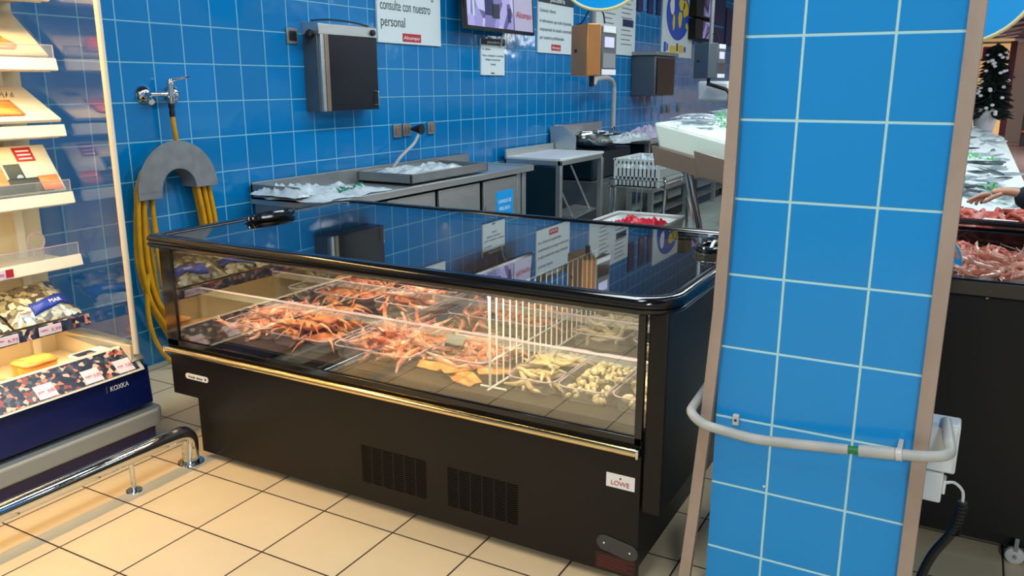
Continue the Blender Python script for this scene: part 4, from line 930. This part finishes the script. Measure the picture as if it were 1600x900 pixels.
t = thing('steel_worktop', 'far steel worktop carrying folded bags beyond the basin', 'worktop', (10.6, 3.6, 0))
build('top', M().box(9.35, 12.6, 3.30, 3.90, .86, .90), 'steel', t, bevel=.004)
build('under_panel', M().box(9.40, 12.5, 3.40, 3.85, .55, .86), 'tealdark', t)
for x in (9.4, 10.9, 12.5): build('leg', M().box(x, x + .05, 3.34, 3.39, 0, .86), 'steel', t)
tag(build('plastic_bag', crumple(8.35, 9.3, 3.25, 3.75, .93, .10, 11, 24, 14, .0), 'bagp', ang=80), 'crumpled pale bag over the rim of the hand basin', 'plastic bag')
tag(build('folded_bag', crumple(9.5, 10.7, 3.4, 3.8, .905, .14, 13, 18, 10), 'tv_side', ang=80), 'lilac folded bags on the far worktop', 'folded bags')
t = thing('low_bench', 'low steel bench with an undershelf behind the crate trolley', 'bench', (9.8, 3.4, 0))
build('top', M().box(8.5, 12.4, 2.96, 3.26, .40, .44), 'steel', t, bevel=.004); build('undershelf', M().box(8.55, 12.35, 2.99, 3.23, .14, .16), 'steel_d', t)
for x in (8.5, 9.75, 11.0, 12.35):
    for y in (2.96, 3.21): build('leg', M().box(x, x + .05, y, y + .05, 0, .40), 'steel', t)

t = thing('wire_trolley', 'wire basket trolley carrying a white crate', 'trolley', (7.9, 2.9, 0))
X0, X1, Y0, Y1 = 7.42, 8.25, 2.46, 3.02
m = M()
for z in (.585, .66): m.rod((X0, Y0, z), (X1, Y0, z), .005, 6).rod((X0, Y1, z), (X1, Y1, z), .005, 6).rod((X0, Y0, z), (X0, Y1, z), .005, 6).rod((X1, Y0, z), (X1, Y1, z), .005, 6)
for k in range(13):
    y = Y0 + (Y1 - Y0) * k / 12; m.rod((X0, y, .585), (X0, y, .66), .003, 5).rod((X0, y, .585), (X1, y, .585), .003, 5)
for k in range(17):
    x = X0 + (X1 - X0) * k / 16; m.rod((x, Y0, .585), (x, Y0, .66), .003, 5)
build('basket', m, 'chrome', t)
for x in (X0 + .04, X1 - .04):
    for y in (Y0 + .02, Y1 - .04):
        l_ = build('leg', M().rod((x, y, .04), (x, y, .585), .012, 8).rod((x, y + .05, .3), (x, y + .05, .585), .008, 8) if y > 2.7 else M().rod((x, y, .04), (x, y, .70), .016, 8), 'chrome', t)
        build('castor', M().lathe([(.03, -.012), (.038, 0), (.03, .012)], (x, y, .038), 1, 14), 'rubber', l_)
t = thing('plastic_crate', 'white slatted plastic crate sitting in the wire trolley', 'crate', (7.85, 2.75, .59))
m = M(); a0, a1, b0, b1, z0, z1 = 7.46, 8.18, 2.54, 2.99, .592, .855
m.box(a0, a1, b0, b1, z0, z0 + .01)
for (xa, xb, ya, yb) in ((a0, a0 + .012, b0, b1), (a1 - .012, a1, b0, b1)):
    m.box(xa, xb, ya, yb, z0, z0 + .07).box(xa, xb, ya, yb, z1 - .05, z1).box(xa, xb, ya, yb, z0 + .095, z0 + .175)
    for k in range(12): y = ya + (yb - ya) * k / 11; m.box(xa, xb, y - .006, y + .006, z0, z1 - .02)
for (ya, yb) in ((b0, b0 + .012), (b1 - .012, b1)):
    m.box(a0, a1, ya, yb, z0, z0 + .07).box(a0, a1, ya, yb, z1 - .05, z1).box(a0, a1, ya, yb, z0 + .095, z0 + .175)
    for k in range(15): x = a0 + (a1 - a0) * k / 14; m.box(x - .006, x + .006, ya, yb, z0, z1 - .02)
m.box(a0 - .01, a1 + .01, b0 - .012, b0, z1 - .015, z1).box(a0 - .01, a1 + .01, b1, b1 + .012, z1 - .015, z1)
build('body', m, 'crate', t)
build('contents', crumple(a0 + .02, a1 - .02, b0 + .02, b1 - .02, .70, .20, 21, 16, 12), 'bagp', t, ang=80)
t = thing('white_bin', 'white plastic tub behind the display case with a red bag inside', 'tub', (5.9, 2.2, 0))
m = M(); pts0 = rrect(5.62, 6.42, 2.0, 2.50, (.05,) * 4, 4); pts1 = rrect(5.58, 6.46, 1.96, 2.54, (.06,) * 4, 4); n_ = len(pts0)
m.add([(a, b, .25) for a, b in pts0] + [(a, b, .50) for a, b in pts1], [tuple(range(n_))] + [(k, (k + 1) % n_, (k + 1) % n_ + n_, k + n_) for k in range(n_)])
build('body', m, 'crate', t, solid=.012)
build('rim', M().tube([(a, b, .50) for a, b in pts1], .014, 8, True), 'crate', t)
build('stand', M().box(5.70, 6.34, 2.05, 2.45, 0, .25), 'crate', t, bevel=.01)
tag(build('red_bag', crumple(5.66, 6.35, 2.02, 2.44, .45, .085, 31, 14, 10), 'redbag', ang=80), 'crumpled red bag in the white plastic tub', 'bag')

# ---------------------------------------------------------------- fish counter (tilted)
TA = math.radians(13.0); cA, sA = math.cos(TA), math.sin(TA)
Y00, Z00 = 1.93, 1.305      # top edge of the ice bed, wall side
def CT(x, u, h): return (x, Y00 - u * cA + h * sA, Z00 - u * sA + h * cA)
def cbox(x0, x1, u0, u1, h0, h1): return M().hexa([CT(x0, u0, h0), CT(x1, u0, h0), CT(x1, u1, h0), CT(x0, u1, h0)], [CT(x0, u0, h1), CT(x1, u0, h1), CT(x1, u1, h1), CT(x0, u1, h1)])
t = thing('fish_counter', 'tilted fish counter heaped with ice, standing on round steel legs', 'counter', (9, .8, 0))
CX0, CX1, CU = 5.5, 15.0, 2.42
build('foam_base', cbox(CX0, CX1, 0, CU, -.19, -.01), 'icebox', t, bevel=.02)
build('skirt', cbox(CX0 - .03, CX1, -.04, CU + .02, -.31, -.18), 'brownsteel', t, bevel=.004)
build('bracket_plate', cbox(CX0 - .035, CX0 - .028, .28, .62, -.30, -.13), 'brownsteel', t, bevel=.003)
build('ice', M().grid(lambda u, v: CT(CX0 + .01 + (CX1 - CX0 - .02) * u, .01 + (CU - .02) * v, -.012 + .03 * min(1, 12 * min(v, 1 - v, 1, 40 * u)) * (1 + noise.noise(Vector((u * 60, v * 16, 0))))), 150, 40), 'ice', t)
for x in (5.62, 7.2, 8.8, 10.5, 12.2, 14.0):
    for u in (.16, .50, 2.1):
        a, b = Vector(CT(x, u, -.30)), Vector(CT(x, u, -.9)); d = (b - a).normalized(); L = (a.z - .03) / -d.z
        l_ = build('leg', M().rod(a, a + d * L, .032, 16), 'chrome', t, ang=50)
        build('collar', M().rod(a, a + d * .03, .045, 16), 'steel_d', l_)
        build('foot', M().lathe([(.06, 0), (.05, .02), (.03, .04), (0, .04)], (a + d * L).to_tuple()[:2] + (0,), 2, 16), 'steel_d', l_)
def fish_mesh(L=.30):
    m = M(); n = 12; pts = []; vs = []
    for i in range(n + 1):
        u = i / n; hgt = .036 * math.sin(PI * min(1, u * .93 + .07)) ** .75 * (1 - .25 * u) + .003; wd = hgt * .52
        for k in range(10):
            a = 2 * PI * k / 10; vs.append(((u - .5) * L, wd * math.sin(a) * 1.9, hgt * math.cos(a) * .55 + .018))
    m.add(vs, [(i * 10 + k, i * 10 + (k + 1) % 10, (i + 1) * 10 + (k + 1) % 10, (i + 1) * 10 + k) for i in range(n) for k in range(10)] + [tuple(range(9, -1, -1))])
    m.hexa([(.48 * L, -.006, .016), (.62 * L, -.055, .016), (.57 * L, 0, .016), (.48 * L, .006, .016)], [(.48 * L, -.006, .019), (.62 * L, -.055, .019), (.57 * L, 0, .019), (.48 * L, .006, .019)])
    m.hexa([(.48 * L, .006, .016), (.57 * L, 0, .016), (.62 * L, .055, .016), (.48 * L, -.006, .016)], [(.48 * L, .006, .019), (.57 * L, 0, .019), (.62 * L, .055, .019), (.48 * L, -.006, .019)])
    m.hexa([(-.05 * L, .04, .017), (.10 * L, .062, .017), (.12 * L, .04, .017), (0, .035, .017)], [(-.05 * L, .04, .02), (.10 * L, .062, .02), (.12 * L, .04, .02), (0, .035, .02)])
    return m
FS = [proto_mesh('fish', fish_mesh(.28), 'fish', 'x', 'fish'), proto_mesh('fish', fish_mesh(), 'fish', 'x', 'fish'), proto_mesh('fish', fish_mesh(.34), 'fish_d', 'x', 'fish'), proto_mesh('fish', fish_mesh(.22), 'fish', 'x', 'fish')]
CF = Matrix(((1, 0, 0), (0, cA, -sA * -1), (0, -sA * -1, cA)))
for i in range(190):
    v = R_.random(); x = 5.62 + 4.6 * R_.random() ** 1.2 if i < 130 else 10.2 + 4.4 * R_.random(); u = .08 + (CU - .2) * v
    if .65 < u < 1.75 and x < 9 and i % 2: u = R_.choice((R_.uniform(.05, .6), R_.uniform(1.8, 2.3)))
    p = CT(x, u, .035 + .02 * R_.random()); side = u < 1.2
    lb = 'silver fish lying on ice on the wall side of the tilted counter' if side else 'silver fish lying on ice on the shopper side of the tilted counter'
    put(R_.choice(FS), p, (TA + R_.uniform(-.12, .12), R_.uniform(-.12, .12), R_.choice((PI / 2 + .5, .3, 2.6, 1.2)) + R_.uniform(-.5, .5)), R_.uniform(.55, 1.0), lb, 'fish on the wall side' if side else 'fish on the shopper side')
for i, (x, u, rx, ry) in enumerate(((5.9, .55, .28, .2), (6.5, .35, .3, .16), (6.2, 2.2, .25, .12), (8.6, 2.1, .3, .2), (7.2, .8, .2, .3))):
    lb = ('parsley bunch at the near wall-side corner of the ice', 'parsley bunch further along the wall side of the ice', 'parsley sprig at the shopper edge of the ice, near end', 'parsley sprig far along the shopper edge of the ice', 'parsley bunch in the middle of the ice')[i]
    m = M()
    for k in range(70):
        a_ = R_.uniform(0, 2 * PI); r_ = R_.random() ** .5; p = Vector(CT(x + rx * r_ * math.cos(a_), max(.05, u + ry * r_ * math.sin(a_)), .045 + R_.random() * .04))
        q = Vector((R_.uniform(-1, 1), R_.uniform(-1, 1), R_.uniform(0, .7))).normalized() * .03
        m.tube([p, p + q * .6, p + q], [.003, .011, .001], 4, flat=.3)
    tag(build('parsley', m, 'parsley'), lb, 'parsley')

# hanging scales
def scale(dx, dy, mt, lb):
    X = lambda p: (p[0] + dx, p[1] + dy)
    t = thing('hanging_scale', lb, 'scale', (5.6 + dx, 2.45 + dy, 1.6))
    P = [X(p) for p in ((5.60, 2.607), (5.42, 2.404), (5.50, 2.332), (5.75, 2.318), (5.80, 2.60))]
    build('housing', M().prism([P[0], P[1], P[2], (P[2][0] + .03, P[2][1] + .01), (P[4][0], P[4][1] - .1), P[4]], 2, 1.605, 1.955), mt, t, bevel=.008)
    build('face', M().prism([(P[2][0] + .004, P[2][1] - .002), P[3], (P[3][0], P[3][1] + .06), (P[2][0] + .03, P[2][1] + .03)], 2, 1.61, 1.94), 'grey_steel', t, bevel=.004)
    def fp(u, z, o=.004): a = Vector(P[2] + (0,)); b = Vector(P[3] + (0,)); q = a + (b - a) * u; return (q.x, q.y - o, z)
    def fb(u0, u1, z0, z1, o0=.002, o1=.006): return M().hexa([fp(u0, z0, o0), fp(u1, z0, o0), fp(u1, z1, o0), fp(u0, z1, o0)], [fp(u0, z0, o1), fp(u1, z0, o1), fp(u1, z1, o1), fp(u0, z1, o1)])
    build('keypad', fb(.1, .9, 1.66, 1.76), 'chrome', t); build('printer_slot', fb(.05, .95, 1.612, 1.65), 'whitetext', t)
    build('screen', fb(.2, .8, 1.80, 1.87), 'lcd', t); build('name_plate', fb(.1, .9, 1.90, 1.945), 'badge', t)
    a, b = P[0], P[1]; q = (a[0] * .78 + b[0] * .22, a[1] * .78 + b[1] * .22); q2 = (a[0] * .62 + b[0] * .38, a[1] * .62 + b[1] * .38)
    build('latch', M().hexa([(q[0] - .004, q[1] - .004 + .0, 1.765), (q2[0] - .004, q2[1] - .004, 1.765), (q2[0], q2[1], 1.765), (q[0], q[1], 1.765)], [(q[0] - .004, q[1] - .004, 1.79), (q2[0] - .004, q2[1] - .004, 1.79), (q2[0], q2[1], 1.79), (q[0], q[1], 1.79)]), 'rubber', t)
    c_ = X((5.60, 2.44)); build('hanger_pole', M().rod(c_ + (1.95,), c_ + (3.6,), .022, 12), 'steel_d', t)
    build('pan_hook', M().rod(c_ + (1.53,), c_ + (1.605,), .018, 10), 'rubber', t)
    build('cable', M().tube(smooth_path([c_ + (2.05,), (c_[0], c_[1] - .07, 2.04), (c_[0], c_[1] - .09, 1.96)]), .006, 6).tube(smooth_path([(c_[0], c_[1] + .02, 2.08), (c_[0], c_[1] + .08, 1.98), (c_[0], c_[1] + .13, 1.955)]), .005, 6), 'rubber', t)
scale(0, 0, 'orange_steel', 'orange-tinted hanging scale on a ceiling pole over the counter')
scale(3.10, .03, 'grey_steel', 'grey hanging scale on a ceiling pole, further along the counter')
t = thing('paper_dispenser', 'white paper dispenser on a dark bracket below the grey scale', 'dispenser', (9.3, 2.4, 1.3))
build('body', M().box(9.2, 9.6, 2.38, 2.74, 1.36, 1.58), 'white', t, bevel=.03)
build('bracket', M().tube(round_path([(9.15, 2.60, 1.55), (9.15, 2.36, 1.48), (9.15, 2.36, .0)], .06), .02, 8), 'rubber', t)

# round hanging signs
for (cy, cz, lb) in ((2.205, 2.37, 'blue disc sign with a cream rim above the orange hanging scale'), (.128, 2.112, 'blue disc sign with a cream rim showing past the tiled column')):
    t = thing('round_sign', lb, 'sign', (5.2, cy, cz - .36))
    n = 48
    build('disc', M().lathe([(0, 0), (.345, 0), (.345, .016), (0, .016)], (5.2, cy, cz), 0, n), 'signblue', t)
    build('rim', M().tube([(5.208, cy + .352 * math.cos(2 * PI * k / n), cz + .352 * math.sin(2 * PI * k / n)) for k in range(n)], .012, 8, True), 'signrim', t)
    build('emblem', M().lathe([(0, 0), (.16, 0), (.16, .003), (0, .003)], (5.197, cy - .02 * 0 + .06, cz + .12), 0, 32), 'whitetext', t)
    build('hanging_wire', M().rod((5.208, cy + .1, cz + .35), (5.208, cy + .1, 3.6), .003, 6).rod((5.208, cy - .1, cz + .35), (5.208, cy - .1, 3.6), .003, 6), 'steel_d', t)

# ================================================================ SECOND CASE (right of the column)
t = thing('display_case', 'plain black seafood case beyond the column with a dark top rail', 'display case', (3.4, -.8, 0))
A0, A1, B0, B1 = 2.92, 3.97, -2.1, .17
build('body', M().box(A0, A1, B0, B1, .10, .76).box(A0, A0 + .03, B0, B1, .76, .90).box(A1 - .05, A1, B0, B1, .76, .90).box(A0, A1, B1 - .05, B1, .76, .90).box(A0, A1, B0, B0 + .05, .76, .90), 'black', t)
build('plinth', M().box(A0 + .05, A1 - .05, B0 + .05, B1 - .05, .045, .10), 'black', t)
m = M()
for (a, b, c_, d) in ((A0 - .03, A0 + .03, B0, B1), (A1 - .05, A1 + .02, B0, B1), (A0, A1, B0, B0 + .05), (A0, A1, B1 - .05, B1)): m.box(a, b, c_, d, .90, .955)
build('top_frame', m, 'black_gloss', t, bevel=.006)
build('back_rail', M().box(A1 - .04, A1 + .03, B0, B1, .955, .992), 'black_gloss', t, bevel=.006)
build('rail_strip', M().box(A1 - .042, A1 - .038, B0, B1, .966, .974), 'chrome', t)
build('bed', M().box(A0 + .03, A1 - .05, B0 + .05, B1 - .05, .76, .785), 'trayst', t)
build('prawn_ledge', M().box(A0 + .03, A0 + .42, B0 + .05, B1 - .05, .785, .885), 'trayst', t)
for x, y in ((2.94, -.285), (2.99, .05), (3.9, -.3)):
    cs = build('castor', M().lathe([(.008, -.012), (.02, -.012), (.028, -.009), (.030, 0), (.028, .009), (.02, .012), (.008, .012)], (x, y, .030), 0, 22), 'castor', t); build('fork', M().box(x - .016, x + .016, y - .006, y + .006, .05, .10).rod((x - .02, y, .03), (x + .02, y, .03), .006, 8), 'steel_d', cs)
heap([P3, P4, P1], 2.97, 3.28, -.42, .08, .885, .10, 90, 'pale pink prawn heaped at the front of the second black case', 'prawns in the second case', (1.0, 1.5))
for i in range(16):
    x, y = 3.42 + .46 * R_.random(), -.62 + .72 * R_.random()
    put(CR2, (x, y, .79 + .035 * (i % 3)), (R_.uniform(-.2, .2), R_.uniform(-.2, .2), R_.uniform(0, 6.28)), R_.uniform(.95, 1.15), 'red crab lying in the second black case behind the prawns', 'red crabs in the second case')
t = thing('round_price_tag', 'blue rounded price tag standing beside the prawns of the second case', 'price tag', (3.1, .03, .9))
build('tag', M().prism([(.035 + .055 * math.cos(a), .955 + .085 * math.sin(a)) for a in [PI * k / 14 for k in range(15)]], 0, 3.10, 3.106), 'signblue', t)
build('rim', M().tube([(3.103, .035 + .055 * math.cos(a), .955 + .085 * math.sin(a)) for a in [PI * k / 14 for k in range(15)]], .0035, 6), 'signrim', t)
build('stem', M().box(3.10, 3.106, .0, .07, .88, .955), 'white', t)
t = thing('crab_crate', 'low table with a black tray of red crabs before the fish counter', 'table', (4.85, -.3, 0))
build('top', M().box(4.55, 5.30, -1.0, .25, .74, .78), 'darkgrey', t, bevel=.005)
for x in (4.58, 5.24):
    for y in (-.97, .20): build('leg', M().box(x, x + .03, y, y + .03, 0, .74), 'steel_d', t)
for i in range(9):
    put(CR2, (4.66 + .55 * R_.random(), -.55 + .72 * R_.random(), .79 + .03 * (i % 2)), (R_.uniform(-.2, .2), R_.uniform(-.2, .2), R_.uniform(0, 6.28)), R_.uniform(1.2, 1.5), 'large red crab on the low table before the fish counter', 'large red crabs on the low table')
tag(build('paper_ticket', M().hexa([(4.3, -.06, .93), (4.3, -.20, .925), (4.55, -.24, .915), (4.55, -.10, .92)], [(4.3, -.06, .932), (4.3, -.20, .927), (4.55, -.24, .917), (4.55, -.10, .922)]).box(4.40, 4.43, -.16, -.13, .74, .918), 'whitetext'), 'white paper ticket on a stand below the reaching hand', 'ticket')

# ---------------------------------------------------------------- person reaching in from the right
def skin_obj(name, nodes, edges, mt, parent, sub=2):
    me = bpy.data.meshes.new(name); org = ORG[parent.name]
    me.from_pydata([tuple(Vector(p[:3]) - org) for p in nodes], edges, []); me.materials.append(T[mt])
    o = bpy.data.objects.new(name, me); col.objects.link(o); o.parent = parent; ORG[o.name] = org
    sk = o.modifiers.new('skin', 'SKIN'); sk.use_smooth_shade = True
    for i, p in enumerate(nodes):
        r = p[3]; me.skin_vertices[0].data[i].radius = r if isinstance(r, tuple) else (r, r); me.skin_vertices[0].data[i].use_root = (i == 0)
    s_ = o.modifiers.new('sub', 'SUBSURF'); s_.levels = sub; s_.render_levels = sub
    return o
PX, PY = 4.30, -.86
t = thing('person', 'person in a dark navy sweater reaching a bare hand over the second case', 'person', (PX, PY, 0))
HX = 4.05
W = Vector((HX, -.165, 1.108))
# body: pelvis root, legs, torso, arms, head
N_ = [(PX, PY, .95, (.14, .11)), (PX, PY + .01, 1.15, (.13, .10)), (PX - .02, PY + .04, 1.36, (.16, .11)), (PX - .03, PY + .06, 1.46, .06), (PX - .04, PY + .08, 1.54, .05),
      (PX + .10, PY + .0, .88, .085), (PX + .11, PY + .02, .50, .06), (PX + .11, PY - .02, .09, .045), (PX + .06, PY + .12, .04, .035),
      (PX - .10, PY + .0, .88, .085), (PX - .12, PY + .02, .50, .06), (PX - .12, PY - .02, .09, .045), (PX - .10, PY + .12, .04, .035),
      (PX - .17, PY + .07, 1.40, .06), (PX - .22, PY + .30, 1.17, .05), (HX + .02, -.40, 1.05, .075), (HX, -.178, 1.098, .052),
      (PX + .17, PY + .05, 1.40, .06), (PX + .22, PY + .02, 1.12, .05), (PX + .18, PY + .16, .92, .035)]
E_ = [(0, 1), (1, 2), (2, 3), (3, 4), (0, 5), (5, 6), (6, 7), (7, 8), (0, 9), (9, 10), (10, 11), (11, 12), (2, 13), (13, 14), (14, 15), (15, 16), (2, 17), (17, 18), (18, 19)]
skin_obj('body', N_, E_, 'navy', t)
HC = Vector((PX - .05, PY + .10, 1.66))
hd = build('head', M().ell(HC, (.078, .095, .115), 20, 14, lambda d: 1 - .10 * (d.z < -.3) * abs(d.x)).ell(HC + Vector((-.015, .098, -.01)), (.013, .022, .02), 8, 6)
      .ell(HC + Vector((-.08, 0, -.01)), (.012, .02, .03), 8, 6).ell(HC + Vector((.08, 0, -.01)), (.012, .02, .03), 8, 6), 'skin', t)
build('hair', M().ell(HC + Vector((0, -.02, .02)), (.088, .10, .115), 20, 12, lambda d: 1.02 if d.z > .1 or d.y < -.1 else .8), 'hair', t)
for s_ in (-1, 1): build('eye', M().ell(HC + Vector((-.01 + s_ * .03, .086, .008)), (.011, .008, .006), 8, 6), 'ink', hd)
build('mouth', M().ell(HC + Vector((-.01, .088, -.055)), (.022, .008, .005), 8, 6), 'redbag', hd)
# reaching hand: palm then five fingers
Hn = [(HX, -.215, 1.10, (.026, .021)), (HX, -.165, 1.108, (.027, .019)), (HX, -.125, 1.108, (.034, .016)), (HX, -.095, 1.101, (.036, .013))]
skin_obj('palm', Hn, [(0, 1), (1, 2), (2, 3)], 'skin', t)
fing = [[(-.028, -.098, 1.100), (-.034, -.060, 1.090), (-.036, -.030, 1.072), (-.037, -.010, 1.056)],
        [(-.010, -.092, 1.100), (-.012, -.056, 1.082), (-.012, -.035, 1.064), (-.012, -.024, 1.048)],
        [(.009, -.094, 1.098), (.010, -.062, 1.078), (.010, -.048, 1.058), (.008, -.048, 1.040)],
        [(.027, -.099, 1.096), (.029, -.074, 1.076), (.028, -.066, 1.058), (.025, -.068, 1.044)]]
for f_ in fing:
    skin_obj('finger', [(HX + a, b, c_, (.0088, .0084, .0078, .0068)[i]) for i, (a, b, c_) in enumerate(f_)], [(0, 1), (1, 2), (2, 3)], 'skin', t, 1)
skin_obj('thumb', [(HX - .024, -.140, 1.102, .011), (HX - .046, -.112, 1.090, .010), (HX - .050, -.088, 1.072, .009), (HX - .048, -.070, 1.062, .008)], [(0, 1), (1, 2), (2, 3)], 'skin', t, 1)
skin_obj('palm', [(PX + .18, PY + .17, .92, .026), (PX + .175, PY + .22, .86, .028), (PX + .17, PY + .26, .81, .016), (PX + .165, PY + .28, .77, .010)], [(0, 1), (1, 2), (2, 3)], 'skin', t)

# ================================================================ FAR HALL, right edge
t = thing('christmas_tree', 'dark Christmas tree with white flowers at the counter end', 'tree', (16.2, -.15, 0))
build('pot', M().lathe([(.13, 0), (.2, .4), (.22, .45), (.18, .45), (.17, .4)], (16.2, -.15, .70), 2, 18), 'white', t)
build('stand', M().box(15.9, 16.5, -.45, .15, 0, .70), 'darkgrey', t)
m = M(); fl_ = M(); r3 = random.Random(5)
for k in range(420):
    z = 1.0 + 1.15 * r3.random(); r_ = (.06 + .22 * (2.2 - z) / 1.2) * r3.uniform(.5, 1); a = r3.uniform(0, 2 * PI)
    p = Vector((16.2 + r_ * math.cos(a), -.2 + r_ * math.sin(a), z)); q = Vector((math.cos(a), math.sin(a), -.35)) * .13
    m.tube([p - q * .6, p, p + q], [.022, .03, .003], 4)
m.rod((16.2, -.2, 1.0), (16.2, -.2, 2.2), .03)
for k in range(34):
    z = 1.0 + 1.1 * r3.random(); r_ = (.12 + .22 * (2.2 - z) / 1.2); a = r3.uniform(PI * .6, PI * 1.4)
    build('white_flower', M().ell((16.2 + r_ * math.cos(a), -.2 + r_ * math.sin(a), z), (.022, .034, .026), 8, 5), 'whitetext', t)
build('branches', m, 'tree', t)
t = thing('shop_shelf', 'warm lit shop shelf with a magenta box behind the tree', 'shelf', (24, -.3, 0))
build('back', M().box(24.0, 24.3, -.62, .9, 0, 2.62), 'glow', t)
for z in (.9, 1.5, 2.1, 2.5): build('board', M().box(23.7, 24.0, -.6, .9, z, z + .04), 'darkgrey' if z < 2.4 else 'steel_d', t)
r4 = random.Random(8)
bx = build('magenta_box', M().box(23.6, 23.9, -.28, .02, 2.14, 2.42), 'magenta', t)
for k in range(6): build('goods', M().box(23.72, 23.98, -.55 + .22 * k, -.40 + .22 * k, 1.54, 1.54 + r4.uniform(.25, .5)), ('orangebox', 'redbag', 'glow', 'smoked')[k % 4], t)
tag(build('red_pillar', M().box(22.6, 22.75, -.66, -.53, 0, 2.5), 'maroon'), 'slim dark red post beside the lit shop shelf', 'post')
t = thing('partition_wall', 'pale grey partition with a small dark handle in the far hall', 'partition', (26, -1.0, 0))
build('panel', M().box(26.0, 26.2, -1.55, -.60, 0, 2.6), 'offwhite', t, bevel=.01); build('handle', M().box(25.95, 26.0, -.80, -.66, 1.7, 1.74), 'rubber', t)
t = thing('orange_kiosk', 'orange framed display with shelves at the right edge', 'shelf', (25, -1.35, 0))
build('frame', M().box(25.0, 25.4, -1.9, -1.05, 2.25, 2.85), 'orangef', t, bevel=.01); build('picture', M().box(24.97, 25.0, -1.8, -1.12, 2.35, 2.75), 'glow', t)
build('cabinet', M().box(25.0, 25.6, -1.9, -1.10, 0, 2.2), 'darkgrey', t)
for z in (.35, .8, 1.2, 1.6, 2.0): build('board', M().box(24.9, 25.0, -1.9, -1.08, z, z + .05), 'smoked' if z > .5 else 'orangef', t)
